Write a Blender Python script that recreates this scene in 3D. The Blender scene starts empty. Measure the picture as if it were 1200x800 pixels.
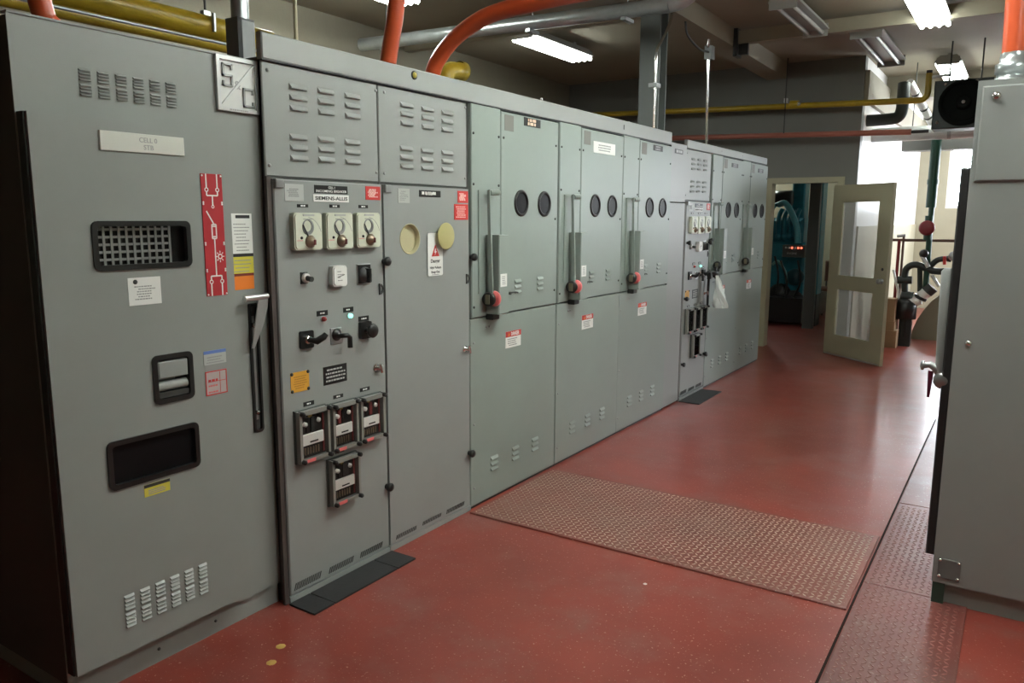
import bpy, math, random
from mathutils import Vector, Matrix
random.seed(7)
SC = bpy.context.scene
COL = SC.collection

# ------------------------------------------------------------------ camera
CAM = Vector((2.446784, 0.0, 1.607323)); YAW, PIT, ROL, FPX = 0.57744942, 0.15779654, 0.00411295, 912.1459
_f = Vector((-math.sin(YAW)*math.cos(PIT), math.cos(YAW)*math.cos(PIT), -math.sin(PIT)))
_r = Vector((math.cos(YAW), math.sin(YAW), 0)); _u = _r.cross(_f)
RGT = math.cos(ROL)*_r + math.sin(ROL)*_u; UPV = -math.sin(ROL)*_r + math.cos(ROL)*_u
cd = bpy.data.cameras.new('camera'); cam = bpy.data.objects.new('camera', cd); COL.objects.link(cam)
cd.sensor_width = 36; cd.lens = FPX/1200*36; cd.clip_start = .05; cd.clip_end = 200
M3 = Matrix((RGT, UPV, -_f)).transposed(); cam.matrix_world = Matrix.Translation(CAM) @ M3.to_4x4()
SC.camera = cam
# ------------------------------------------------------------------ world, windows' daylight, exposure
W = bpy.data.worlds.new('world'); SC.world = W; W.use_nodes = True
bg = W.node_tree.nodes['Background']; bg.inputs[0].default_value = (.86, .93, 1, 1); bg.inputs[1].default_value = 24.0
vs = SC.view_settings; vs.view_transform = 'Standard'; vs.look = 'None'; vs.exposure = 0.82; vs.gamma = 1; vs.use_curve_mapping = False
TUBE = 34.0            # radiance of a lit fluorescent tube
def portal(loc, rot, sx, sy):
    l = bpy.data.lights.new('window_daylight', 'AREA'); l.shape = 'RECTANGLE'; l.size = sx; l.size_y = sy
    o = bpy.data.objects.new('window_daylight', l); COL.objects.link(o); o.location = loc; o.rotation_euler = rot
    l.cycles.is_portal = True
portal((1.72, 16.05, 2.0), (math.pi/2, 0, 0), 1.0, 1.5)          # far window, shining to -Y
for yy in (13.0, 14.8): portal((4.95, yy, 2.0), (0, math.pi/2, 0), 1.5, 1.5)

# pixel of the photograph -> point on a real plane of the room
def ray(px, py): return (px-600)/FPX*RGT - (py-400)/FPX*UPV + _f
def on(px, py, ax, v):
    d = ray(px, py); return CAM + d*((v-CAM[ax])/d[ax])
def PX(px, py, x=0.0): return on(px, py, 0, x)
def PY(px, py, y): return on(px, py, 1, y)
def PZ(px, py, z=0.0): return on(px, py, 2, z)

# ------------------------------------------------------------------ materials
MATS = {}
def mat(name, col, rough=.5, metal=0, var=0, vscale=3, bump=0, bscale=60, emit=None, spec=.5, coat=0, trans=0, alpha=None):
    if name in MATS: return MATS[name]
    m = bpy.data.materials.new(name); m.use_nodes = True; nt = m.node_tree; b = nt.nodes['Principled BSDF']
    b.inputs['Base Color'].default_value = (*col, 1); b.inputs['Roughness'].default_value = rough; b.inputs['Metallic'].default_value = metal
    b.inputs['Specular IOR Level'].default_value = spec; b.inputs['Coat Weight'].default_value = coat
    b.inputs['Transmission Weight'].default_value = trans
    if alpha is not None: b.inputs['Alpha'].default_value = alpha
    tc = None
    if var or bump: tc = nt.nodes.new('ShaderNodeTexCoord')
    if var:
        n = nt.nodes.new('ShaderNodeTexNoise'); n.inputs['Scale'].default_value = vscale; n.inputs['Detail'].default_value = 6; n.inputs['Roughness'].default_value = .65
        nt.links.new(tc.outputs['Object'], n.inputs['Vector'])
        r = nt.nodes.new('ShaderNodeValToRGB'); r.color_ramp.elements[0].position = .3; r.color_ramp.elements[1].position = .7
        r.color_ramp.elements[0].color = (*[c*(1-var) for c in col], 1); r.color_ramp.elements[1].color = (*[min(1, c*(1+var)) for c in col], 1)
        nt.links.new(n.outputs[0], r.inputs[0]); nt.links.new(r.outputs[0], b.inputs['Base Color'])
        mr = nt.nodes.new('ShaderNodeMapRange'); mr.inputs['To Min'].default_value = max(.02, rough-.05); mr.inputs['To Max'].default_value = min(1, rough+.07)
        nt.links.new(n.outputs[0], mr.inputs['Value']); nt.links.new(mr.outputs[0], b.inputs['Roughness'])
    if bump:
        n2 = nt.nodes.new('ShaderNodeTexNoise'); n2.inputs['Scale'].default_value = bscale; n2.inputs['Detail'].default_value = 4
        nt.links.new(tc.outputs['Object'], n2.inputs['Vector'])
        bp = nt.nodes.new('ShaderNodeBump'); bp.inputs['Strength'].default_value = bump; bp.inputs['Distance'].default_value = .01
        nt.links.new(n2.outputs[0], bp.inputs['Height']); nt.links.new(bp.outputs[0], b.inputs['Normal'])
    if emit:
        b.inputs['Emission Color'].default_value = (*emit[0], 1); b.inputs['Emission Strength'].default_value = emit[1]
    MATS[name] = m; return m
GREY = mat('grey enamel', (.262, .276, .264), .40, var=.05, vscale=2.5, bump=.02, bscale=220)
GREYL = mat('grey enamel of breaker cells', (.272, .284, .276), .38, var=.04, vscale=2.2, bump=.02, bscale=220)
GREEN = mat('greenish grey enamel', (.245, .285, .262), .36, var=.05, vscale=2.2, bump=.02, bscale=220)
DGREY = mat('dark grey steel', (.038, .04, .038), .5)
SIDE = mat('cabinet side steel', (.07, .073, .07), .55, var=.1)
BLACK = mat('black plastic', (.012, .012, .012), .35)
RUBBER = mat('black rubber', (.022, .022, .024), .6, var=.25, vscale=9, bump=.1, bscale=80)
DARKGLASS = mat('dark glass', (.006, .006, .007), .35, spec=.15)
WHITE = mat('white card', (.78, .78, .76), .55)
CREAM = mat('cream plastic', (.62, .64, .53), .35)
INK = mat('black ink', (.02, .02, .02), .6)
GINK = mat('grey ink', (.32, .32, .32), .6)
WINK = mat('white ink', (.8, .8, .78), .5)
RED = mat('red card', (.55, .035, .03), .5)
REDP = mat('red engraved plate', (.42, .022, .03), .45)
YEL = mat('yellow card', (.62, .55, .06), .5)
ORG = mat('orange card', (.75, .19, .02), .5)
AMB = mat('amber plate', (.65, .33, .04), .5)
ALU = mat('brushed aluminium', (.62, .63, .64), .35, metal=.85)
CHROME = mat('chrome', (.75, .75, .75), .15, metal=1)
STEELP = mat('dull zinc', (.35, .36, .36), .4, metal=.7)
STICK = mat('faded silver sticker', (.44, .45, .44), .5)
BLUE = mat('blue print', (.12, .2, .55), .5)
YPIPE = mat('yellow pipe paint', (.38, .26, .018), .35, var=.18, vscale=8, bump=.08, bscale=40)
OPIPE = mat('orange conduit paint', (.52, .078, .024), .32, var=.08, vscale=6)
GALV = mat('galvanised steel', (.42, .45, .46), .3, metal=.75, var=.12, vscale=10)
RPIPE = mat('red brown pipe paint', (.36, .12, .085), .45, var=.1)
BLKPIPE = mat('black pipe insulation', (.014, .02, .017), .45, var=.2, vscale=12)
GRNPIPE = mat('green pipe paint', (.005, .045, .026), .35)
CONC = mat('cream painted concrete', (.25, .225, .17), .7, var=.07, vscale=1.5, bump=.12, bscale=30)
CEIL = mat('cream ceiling paint', (.31, .28, .21), .75, var=.06, vscale=1.2, bump=.1, bscale=40)
WGREY = mat('grey wall paint', (.155, .158, .145), .5, var=.05, vscale=1.5, bump=.06, bscale=50)
WWHITE = mat('white wall paint', (.8, .79, .78), .35, var=.03, vscale=1.5, bump=.05, bscale=50)
WBEIGE = mat('beige wall paint', (.32, .295, .21), .55, var=.04, bump=.05, bscale=50)
DOORP = mat('cream door paint', (.36, .34, .235), .4, var=.04)
TEAL = mat('teal engine paint', (.018, .19, .25), .3, var=.25, vscale=9)
CARD = mat('brown cardboard', (.30, .19, .10), .8, var=.1)
BROWN = mat('brown seat fabric', (.16, .075, .05), .7)
GREYCOL = mat('grey steel column paint', (.09, .10, .095), .5, var=.08)
LAMPW = mat('white fixture enamel', (.36, .36, .34), .45)
TUBEOFF = mat('unlit tube glass', (.42, .42, .40), .25)
TUBEON = mat('lit tube', (1, 1, 1), .4, emit=((.93, 1.0, .93), TUBE))
TUBEDIM = mat('dimmed lit tube', (1, 1, 1), .4, emit=((.93, 1.0, .93), TUBE*.36))  # same tubes with emission cut, to darken the far end of the room
YDISC = mat('olive yellow cover', (.42, .38, .17), .45)
CREAMIN = mat('cream insulator', (.46, .42, .26), .35)
REDLENS = mat('red pilot lens', (.35, .05, .05), .2)
GRNLENS = mat('green pilot lens', (.1, .7, .5), .2, emit=((.3, 1, .75), 1.3))
MAROON = mat('maroon relay parts', (.20, .035, .035), .4)
SLVT = mat('relay dark interior', (.02, .018, .016), .5)  # near-black backing behind the relay parts
PINK = mat('red lockout ring', (.75, .16, .16), .4)
PLASTIC = mat('clear plastic bag', (.72, .76, .75), .22)
glass = bpy.data.materials.new('clear glass'); glass.use_nodes = True
nt = glass.node_tree; nt.nodes.remove(nt.nodes['Principled BSDF'])
mx = nt.nodes.new('ShaderNodeMixShader'); tr = nt.nodes.new('ShaderNodeBsdfTransparent'); gl = nt.nodes.new('ShaderNodeBsdfGlossy')
gl.inputs['Roughness'].default_value = .05; fr = nt.nodes.new('ShaderNodeLayerWeight'); fr.inputs[0].default_value = .12
nt.links.new(fr.outputs[0], mx.inputs[0]); nt.links.new(tr.outputs[0], mx.inputs[1]); nt.links.new(gl.outputs[0], mx.inputs[2]); nt.links.new(mx.outputs[0], nt.nodes['Material Output'].inputs[0])
MATS['clear glass'] = glass
pane_m = bpy.data.materials.new('hazy door glass'); pane_m.use_nodes = True
nt = pane_m.node_tree; b = nt.nodes['Principled BSDF']; b.inputs['Base Color'].default_value = (.55, .56, .53, 1); b.inputs['Roughness'].default_value = .25
mx = nt.nodes.new('ShaderNodeMixShader'); tr = nt.nodes.new('ShaderNodeBsdfTransparent'); mx.inputs[0].default_value = .38
nt.links.new(tr.outputs[0], mx.inputs[1]); nt.links.new(b.outputs[0], mx.inputs[2]); nt.links.new(mx.outputs[0], nt.nodes['Material Output'].inputs[0])

def floor_material(name, base, fleck, worn, wornamt, rough, bump, wscale=5.5):
    m = bpy.data.materials.new(name); m.use_nodes = True; nt = m.node_tree; b = nt.nodes['Principled BSDF']
    tc = nt.nodes.new('ShaderNodeTexCoord')
    def noise(s, d=5, r=.6):
        n = nt.nodes.new('ShaderNodeTexNoise'); n.inputs['Scale'].default_value = s; n.inputs['Detail'].default_value = d; n.inputs['Roughness'].default_value = r
        nt.links.new(tc.outputs['Object'], n.inputs['Vector']); return n
    def ramp(src, p0, p1, c0=(0, 0, 0), c1=(1, 1, 1)):
        r = nt.nodes.new('ShaderNodeValToRGB'); r.color_ramp.elements[0].position = p0; r.color_ramp.elements[1].position = p1
        r.color_ramp.elements[0].color = (*c0, 1); r.color_ramp.elements[1].color = (*c1, 1); nt.links.new(src, r.inputs[0]); return r
    def mix(fac, a, bb):
        x = nt.nodes.new('ShaderNodeMix'); x.data_type = 'RGBA'
        nt.links.new(fac, x.inputs[0])
        for s, v in ((6, a), (7, bb)):
            if isinstance(v, tuple): x.inputs[s].default_value = (*v, 1)
            else: nt.links.new(v, x.inputs[s])
        return x.outputs[2]
    big = ramp(noise(1.3).outputs[0], .32, .7, tuple(c*.8 for c in base), tuple(min(1, c*1.18) for c in base))
    scuff = ramp(noise(2.4, 7, .66).outputs[0], .5, .72)
    c = mix(scuff.outputs[0], big.outputs[0], tuple(.6*a+.4*w for a, w in zip(base, worn)))
    wn = ramp(noise(wscale, 6, .7).outputs[0], .62-wornamt, .80-wornamt)
    c = mix(wn.outputs[0], c, tuple(.45*a+.55*w for a, w in zip(base, worn))) if wornamt else c
    sp = ramp(noise(85, 2, .5).outputs[0], .655, .705)
    sel = ramp(noise(.9, 3).outputs[0], .35, .6, (.35, .35, .35), (1, 1, 1))
    mul = nt.nodes.new('ShaderNodeMath'); mul.operation = 'MULTIPLY'; nt.links.new(sp.outputs[0], mul.inputs[0]); nt.links.new(sel.outputs[0], mul.inputs[1])
    c = mix(mul.outputs[0], c, fleck)
    nt.links.new(c, b.inputs['Base Color'])
    rr = nt.nodes.new('ShaderNodeMapRange'); rr.inputs['To Min'].default_value = max(.285, rough-.06); rr.inputs['To Max'].default_value = rough+.10
    nt.links.new(noise(4, 6, .7).outputs[0], rr.inputs['Value']); nt.links.new(rr.outputs[0], b.inputs['Roughness'])
    bp = nt.nodes.new('ShaderNodeBump'); bp.inputs['Strength'].default_value = bump; bp.inputs['Distance'].default_value = .012
    nt.links.new(noise(9, 4).outputs[0], bp.inputs['Height']); nt.links.new(bp.outputs[0], b.inputs['Normal'])
    MATS[name] = m; return m
FLOOR = floor_material('red floor paint', (.25, .042, .029), (.5, .32, .26), (.25, .16, .145), 0, .31, .02)
FLOOR.node_tree.nodes['Principled BSDF'].inputs['Coat Weight'].default_value = .3; FLOOR.node_tree.nodes['Principled BSDF'].inputs['Coat Roughness'].default_value = .16
PLATE = floor_material('worn red checker plate', (.19, .05, .036), (.36, .27, .22), (.25, .18, .14), .05, .36, .012, 2.2)
LUG = floor_material('worn tread lugs', (.46, .38, .30), (.5, .42, .34), (.12, .0, .0), .15, .36, .01, 2.2)
PLATE2 = floor_material('red strip plate', (.165, .043, .035), (.3, .22, .19), (.22, .17, .155), .02, .34, .012)
LUG2 = mat('red worn tread lugs', (.22, .085, .07), .34, var=.3, vscale=5)

# ------------------------------------------------------------------ mesh helpers
ORG0 = {}
class MB:
    def __init__(s): s.v = []; s.f = []; s.sm = []
    def add(s, vs, fs, smooth=False):
        o = len(s.v); s.v += [tuple(v) for v in vs]; s.f += [tuple(i+o for i in f) for f in fs]; s.sm += [smooth]*len(fs); return s
    def box(s, x0, x1, y0, y1, z0, z1):
        v = [(x, y, z) for x in (x0, x1) for y in (y0, y1) for z in (z0, z1)]
        return s.add(v, [(0, 1, 3, 2), (4, 6, 7, 5), (0, 4, 5, 1), (2, 3, 7, 6), (0, 2, 6, 4), (1, 5, 7, 3)])
    def panel(s, x0, x1, y0, y1, z0, z1, c=.004):      # box whose front (+X) edge is chamfered
        r = lambda x, d: [(x, y0+d, z0+d), (x, y1-d, z0+d), (x, y1-d, z1-d), (x, y0+d, z1-d)]
        v = r(x0, 0)+r(x1-c, 0)+r(x1, c); f = [(3, 2, 1, 0), (8, 9, 10, 11)]
        for k in (0, 4):
            for i in range(4): j = (i+1) % 4; f.append((k+i, k+j, k+4+j, k+4+i))
        return s.add(v, f)
    def panelY(s, y0, y1, x0, x1, z0, z1, c=.004):     # the same, front towards -Y
        r = lambda y, d: [(x0+d, y, z0+d), (x1-d, y, z0+d), (x1-d, y, z1-d), (x0+d, y, z1-d)]
        v = r(y1, 0)+r(y0+c, 0)+r(y0, c); f = [(3, 2, 1, 0), (8, 9, 10, 11)]
        for k in (0, 4):
            for i in range(4): j = (i+1) % 4; f.append((k+i, k+j, k+4+j, k+4+i))
        return s.add(v, f)
    def cyl(s, p0, p1, r, n=14, r2=None, caps=True):
        p0 = Vector(p0); p1 = Vector(p1); d = (p1-p0).normalized(); r2 = r if r2 is None else r2
        a = d.orthogonal().normalized(); b = d.cross(a)
        v = []
        for p, q in ((p0, r), (p1, r2)):
            for i in range(n): t = 2*math.pi*i/n; v.append(p+q*(math.cos(t)*a+math.sin(t)*b))
        s.add(v, [(i, (i+1) % n, n+(i+1) % n, n+i) for i in range(n)], True)
        if caps:
            s.add(v[:n], [tuple(range(n-1, -1, -1))]); s.add(v[n:], [tuple(range(n))])
        return s
    def tube(s, pts, r, n=12, caps=True):
        pts = [Vector(p) for p in pts]; k = len(pts); v = []; a = None
        rr = r if isinstance(r, (list, tuple)) else [r]*k
        for i, p in enumerate(pts):
            d = (pts[min(i+1, k-1)]-pts[max(i-1, 0)]).normalized()
            a = d.orthogonal().normalized() if a is None else (a-d*a.dot(d)).normalized()
            b = d.cross(a)
            for j in range(n): t = 2*math.pi*j/n; v.append(p+rr[i]*(math.cos(t)*a+math.sin(t)*b))
        s.add(v, [(i*n+j, i*n+(j+1) % n, (i+1)*n+(j+1) % n, (i+1)*n+j) for i in range(k-1) for j in range(n)], True)
        if caps: s.add(v[:n], [tuple(range(n-1, -1, -1))]); s.add(v[-n:], [tuple(range(n))])
        return s
    def lathe(s, o, axis, prof, n=20):                 # prof: (distance along axis, radius)
        o = Vector(o); d = Vector(axis).normalized(); a = d.orthogonal().normalized(); b = d.cross(a); v = []
        for h, r in prof:
            for i in range(n): t = 2*math.pi*i/n; v.append(o+d*h+max(r, 1e-4)*(math.cos(t)*a+math.sin(t)*b))
        return s.add(v, [(i*n+j, i*n+(j+1) % n, (i+1)*n+(j+1) % n, (i+1)*n+j) for i in range(len(prof)-1) for j in range(n)], True)
    def prism(s, poly, ax, d0, d1):                    # poly in the other two axes, extruded along axis ax
        def P(q, d): l = [q[0], q[1]]; l.insert(ax, d); return l
        n = len(poly); v = [P(q, d0) for q in poly]+[P(q, d1) for q in poly]
        return s.add(v, [tuple(range(n-1, -1, -1)), tuple(range(n, 2*n))]+[(i, (i+1) % n, n+(i+1) % n, n+i) for i in range(n)])
    def ring(s, outer, inner, x0, x1, ax=0):
        def P(q, d): l = [q[0], q[1]]; l.insert(ax, d); return l
        n = len(outer); v = [P(q, x1) for q in outer]+[P(q, x1) for q in inner]+[P(q, x0) for q in outer]+[P(q, x0) for q in inner]
        f = []
        for i in range(n):
            j = (i+1) % n; f += [(i, j, n+j, n+i), (2*n+i, 3*n+i, 3*n+j, 2*n+j), (i, 2*n+i, 2*n+j, j), (n+i, n+j, 3*n+j, 3*n+i)]
        return s.add(v, f)
    def holed(s, x0, x1, y0, y1, z0, z1, rects=(), circs=(), ax=0):
        # slab x0..x1 (front x1) along axis ax with rectangular (y0,y1,z0,z1) and circular (y,z,r) openings
        def P(a, b, d): l = [a, b]; l.insert(ax, d); return l
        sq = [(c[0]-c[2]*1.12, c[0]+c[2]*1.12, c[1]-c[2]*1.12, c[1]+c[2]*1.12) for c in circs]
        al = list(rects)+sq
        ys = sorted({y0, y1, *[q for h in al for q in h[:2]]}); zs = sorted({z0, z1, *[q for h in al for q in h[2:]]})
        for i in range(len(ys)-1):
            for j in range(len(zs)-1):
                cy, cz = (ys[i]+ys[i+1])/2, (zs[j]+zs[j+1])/2
                if any(h[0] < cy < h[1] and h[2] < cz < h[3] for h in al): continue
                for x, fl in ((x1, 0), (x0, 1)):
                    q = [P(ys[i], zs[j], x), P(ys[i+1], zs[j], x), P(ys[i+1], zs[j+1], x), P(ys[i], zs[j+1], x)]
                    s.add(q, [(3, 2, 1, 0) if fl else (0, 1, 2, 3)])
        for h in [(y0, y1, z0, z1)]+list(rects):
            q = [(h[0], h[2]), (h[1], h[2]), (h[1], h[3]), (h[0], h[3])]
            for i in range(4):
                a, b = q[i], q[(i+1) % 4]; s.add([P(*a, x0), P(*b, x0), P(*b, x1), P(*a, x1)], [(0, 1, 2, 3)])
        for (cy, cz, r), h in zip(circs, sq):
            n = 32; circ = []; sqr = []
            for i in range(n):
                t = 2*math.pi*(i+.5)/n; c, d = math.cos(t), math.sin(t); m = max(abs(c), abs(d)); k = (h[1]-h[0])/2
                circ.append((cy+r*c, cz+r*d)); sqr.append((cy+k*c/m, cz+k*d/m))
            for i in range(n):
                j = (i+1) % n
                s.add([P(*sqr[i], x1), P(*sqr[j], x1), P(*circ[j], x1), P(*circ[i], x1)], [(0, 1, 2, 3)])
                s.add([P(*circ[i], x0), P(*circ[j], x0), P(*circ[j], x1), P(*circ[i], x1)], [(0, 1, 2, 3)], True)
            for sy in (-1, 1):
                for sz in (-1, 1):
                    k = (h[1]-h[0])/2; corner = (cy+sy*k, cz+sz*k)
                    best = sorted(sqr, key=lambda q: (q[0]-corner[0])**2+(q[1]-corner[1])**2)[:2]
                    s.add([P(*corner, x1), P(*best[0], x1), P(*best[1], x1)], [(0, 1, 2)])
        return s
    def build(s, name, m, parent=None, **kw):
        o0 = ORG0.get(parent.name, Vector((0, 0, 0))) if parent else kw.get('origin', Vector((0, 0, 0)))
        o0 = Vector(o0)
        me = bpy.data.meshes.new(name); me.from_pydata([tuple(Vector(v)-o0) for v in s.v], [], s.f)
        me.polygons.foreach_set('use_smooth', s.sm); me.materials.append(m)
        import bmesh
        bm = bmesh.new(); bm.from_mesh(me); bmesh.ops.recalc_face_normals(bm, faces=bm.faces) if kw.get('fix', True) else None
        bm.to_mesh(me); bm.free()
        o = bpy.data.objects.new(name, me); COL.objects.link(o)
        if parent: o.parent = parent
        else: o.location = o0
        ORG0[o.name] = o0
        if kw.get('label'): o['label'] = kw['label']
        if kw.get('cat'): o['category'] = kw['cat']
        if kw.get('group'): o['group'] = kw['group']
        if kw.get('kind'): o['kind'] = kw['kind']
        return o
def inst(name, me, parent, loc):                       # a part that shares the mesh ME, at world point LOC
    o = bpy.data.objects.new(name, me); COL.objects.link(o); o.parent = parent; o.location = Vector(loc)-ORG0[parent.name]
    ORG0[o.name] = ORG0[parent.name]; return o
def shared(name, mb, m):
    me = bpy.data.meshes.new(name); me.from_pydata(mb.v, [], mb.f); me.polygons.foreach_set('use_smooth', mb.sm); me.materials.append(m); return me
def thing(name, label, cat, loc=(0, 0, 0), group=None):
    o = bpy.data.objects.new(name, None); COL.objects.link(o); o.location = loc; o.empty_display_size = .1
    o['label'] = label; o['category'] = cat
    if group: o['group'] = group
    ORG0[o.name] = Vector(loc); return o
def copy_tree(o, off, parent=None, skip=()):
    c = o.copy(); COL.objects.link(c); c.parent = parent
    if parent is None: c.location = o.location+Vector(off)
    ORG0[c.name] = ORG0[o.name]+Vector(off)
    for ch in o.children:
        if ch.name.split('.')[0] in skip: continue
        copy_tree(ch, off, c, skip)
    return c
def relabel(o, label, group=None):
    o['label'] = label
    if group: o['group'] = group
    return o
def struct(name, mb, m, parent=None): return mb.build(name, m, parent, kind='structure') if not parent else mb.build(name, m, parent)
def rrect(y0, y1, z0, z1, r, k=4):
    p = []
    for cy, cz, a in ((y1-r, z1-r, 0), (y0+r, z1-r, 90), (y0+r, z0+r, 180), (y1-r, z0+r, 270)):
        for i in range(k+1): t = math.radians(a+90*i/k); p.append((cy+r*math.cos(t), cz+r*math.sin(t)))
    return p
def rc(tl, br, x=0.0):                                 # rectangle on a plane X=x from two corner pixels -> y0,y1,z0,z1
    a, b = PX(*tl, x), PX(*br, x); return a.y, b.y, b.z, a.z
_fc = {}
def text(s, y, z, x, h, m, parent, name='lettering', wid=None, sx=None, depth=.0006, axis='X', bold=1):
    cu = bpy.data.curves.new('lettering', 'FONT'); cu.body = s; cu.align_x = 'CENTER'; cu.align_y = 'CENTER'; cu.size = h*1.37; cu.extrude = depth; cu.resolution_u = 3; cu.offset = h*.03*bold
    t = bpy.data.objects.new('tmp', cu); me = bpy.data.meshes.new_from_object(t); bpy.data.objects.remove(t)
    xs = [v.co.x for v in me.vertices]; ys = [v.co.y for v in me.vertices]
    w = max(xs)-min(xs); k = (wid/w) if wid else 1; my = (max(ys)+min(ys))/2; mxx = (max(xs)+min(xs))/2; kh = h/max(1e-6, max(ys)-min(ys)) if sx else 1
    o0 = ORG0[parent.name]
    for v in me.vertices:
        a, b, c = (v.co.x-mxx)*k, (v.co.y-my)*kh, v.co.z
        v.co = Vector((x+c, y+a, z+b))-o0 if axis == 'X' else Vector((y+a, x-c, z+b))-o0
    me.materials.clear(); me.materials.append(m)
    o = bpy.data.objects.new(name, me); COL.objects.link(o); o.parent = parent; ORG0[o.name] = o0; return o
def bars(parent, y0, y1, zs, h, x, m, jag=.15, name='print', words=False):
    b = MB()
    for z in zs:
        a = y0+(y1-y0)*random.uniform(0, jag*.5); e = y1-(y1-y0)*random.uniform(0, jag)
        if words:
            q = a
            while q < e-h:
                w = random.uniform(h*.8, h*2.6); b.box(x, x+.0006, q, min(e, q+w), z-h/2, z+h/2); q += w+h*.5
        else: b.box(x, x+.0006, a, e, z-h/2, z+h/2)
    return b.build(name, m, parent)
def sticker(parent, tl, br, x, m, name='sticker', t=.0015, label=None):
    y0, y1, z0, z1 = rc(tl, br, x); o = MB().panel(x, x+t, y0, y1, z0, z1, t*.3).build(name, m, parent, label=label)
    return o, (y0, y1, z0, z1)
def lin(a, b, n): return [a+(b-a)*i/(n-1) for i in range(n)] if n > 1 else [(a+b)/2]

# ================================================================== SETTING
H = 3.45; XL = -3.1; XR = 4.9; YB = 9.97; YN = -3.2; YF = 16.0; XC = .756
floor = struct('floor', MB().box(XL-.2, XR+.2, YN-.2, YF+.2, -.2, 0), FLOOR)
struct('ceiling', MB().box(XL-.2, XR+.2, YN-.2, YF+.2, H, H+.2), CEIL)
struct('wall_left', MB().box(XL-.2, XL, YN-.2, YF+.2, 0, H), CONC)
struct('wall_rear', MB().box(XL, XR, YN-.2, YN, 0, H), WBEIGE)
wb = MB().holed(YB+.14, YB, XL, XC, -.1, H, rects=[(-.225, .56, -.1, 2.045)], ax=1); struct('wall_back', wb, WGREY)
side = struct('wall_side', MB().box(XC-.12, XC, YB+.14, YF, 0, H), WWHITE)
MB().box(XC, XC+.05, YB+.02, YF, 2.95, 3.29).build('ledge', CONC, side)
MB().box(XC, XC+.02, YB+.16, YF, 0, 1.52).build('dado', WBEIGE, side)
WIN = (1.22, 2.22, 1.80, 3.0)
wf = MB().holed(YF+.2, YF, XC-.12, XR, 0, H, rects=[WIN], ax=1); struct('wall_far', wf, WBEIGE)
wr = MB().holed(XR+.2, XR, YN, YF, 0, H, rects=[(12.3, 13.7, 1.2, 2.75), (14.1, 15.5, 1.2, 2.75)], ax=0); struct('wall_right', wr, WBEIGE)
gw = MB().box(XL, XC-.12, 14.6, 14.75, 0, H); struct('wall_generator', gw, WBEIGE)
w1 = MB().ring([(WIN[0], WIN[2]), (WIN[1], WIN[2]), (WIN[1], WIN[3]), (WIN[0], WIN[3])], [(WIN[0]+.05, WIN[2]+.05), (WIN[1]-.05, WIN[2]+.05), (WIN[1]-.05, WIN[3]-.05), (WIN[0]+.05, WIN[3]-.05)], YF+.06, YF+.02, ax=1)
w1 = struct('window_1', w1, WWHITE)
for z in (2.2, 2.6): MB().box(WIN[0]+.05, WIN[1]-.05, YF+.03, YF+.05, z-.01, z+.01).build('glazing_bar', WWHITE, w1)
MB().box(WIN[0]+.05, WIN[1]-.05, YF+.042, YF+.046, WIN[2]+.05, WIN[3]-.05).build('pane', glass, w1)
for k, (a, b) in enumerate(((12.3, 13.7), (14.1, 15.5))):
    w = MB().ring([(a, 1.2), (b, 1.2), (b, 2.75), (a, 2.75)], [(a+.05, 1.25), (b-.05, 1.25), (b-.05, 2.7), (a+.05, 2.7)], XR+.06, XR+.02)
    w = struct('window_%d' % (k+2), w, WWHITE)
    MB().box(XR+.042, XR+.046, a+.05, b-.05, 1.25, 2.7).build('pane', glass, w)
# ceiling beams
struct('beam_1', MB().box(-.35, -.11, YN, YB, 3.275, H), CEIL)
struct('beam_2', MB().box(-.11, XR, 7.9, 7.99, 3.30, H-.03), CEIL)
struct('beam_3', MB().box(XL, -.35, 6.45, 6.54, 3.30, H-.03), CEIL)
struct('beam_4', MB().box(XC, XR, 11.6, 11.95, 3.16, H), CONC)
struct('beam_5', MB().box(-.35+3.2, -.11+3.2, YN, YB, 3.275, H), CEIL)
br = MB().box(-.109, -.07, 7.87, 8.02, 3.18, 3.44).box(-.07, .02, 7.93, 7.97, 3.2, 3.30).build('joist_bracket', BLACK, label='black steel bracket under the ceiling joist end at the beam', cat='bracket')
# door frame in the back wall
dfm = MB().box(-.30, -.215, YB-.02, YB+.15, 0, 2.10).box(.55, .62, YB-.02, YB+.15, 0, 2.10).box(-.215, .55, YB-.02, YB+.15, 2.035, 2.10)
d1 = struct('door_1', dfm, DOORP)

# --- door leaf standing open into the room
hin = Vector((.548, 9.84, 0)); free = Vector((1.255, 9.262, 0)); dv = (free-hin); LW = dv.length; ang = math.atan2(dv.y, dv.x)
leaf = thing('open_door_leaf', 'cream half glazed wooden door swung open into the switchgear room', 'door', (hin.x, hin.y, .008))
leaf.rotation_euler = (0, 0, ang); ORG0[leaf.name] = Vector((0, 0, 0)); LH = 1.985
pan = [(.155, LW-.175, .24, .80), (.155, LW-.175, .94, 1.80)]
MB().holed(.022, -.022, 0, LW, 0, LH, rects=pan, ax=1).build('panel_frame', DOORP, leaf)
for k, (a, b, c, d) in enumerate(pan):
    MB().box(a, b, -.003, .003, c, d).build('pane', pane_m, leaf)
    MB().ring([(a, c), (b, c), (b, d), (a, d)], [(a+.012, c+.012), (b-.012, c+.012), (b-.012, d-.012), (a+.012, d-.012)], -.018, -.008, ax=1).build('glazing_bead', DOORP, leaf)
kn = MB().lathe((LW-.065, -.022, .93), (0, -1, 0), [(0, .03), (.006, .03), (.008, .012), (.03, .012), (.034, .026), (.05, .03), (.062, .02), (.064, 0)]).build('door_knob', STEELP, leaf)
MB().lathe((LW-.065, -.022, 1.06), (0, -1, 0), [(0, .016), (.006, .016), (.007, 0)], 14).build('lock_cylinder', DGREY, leaf)
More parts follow.
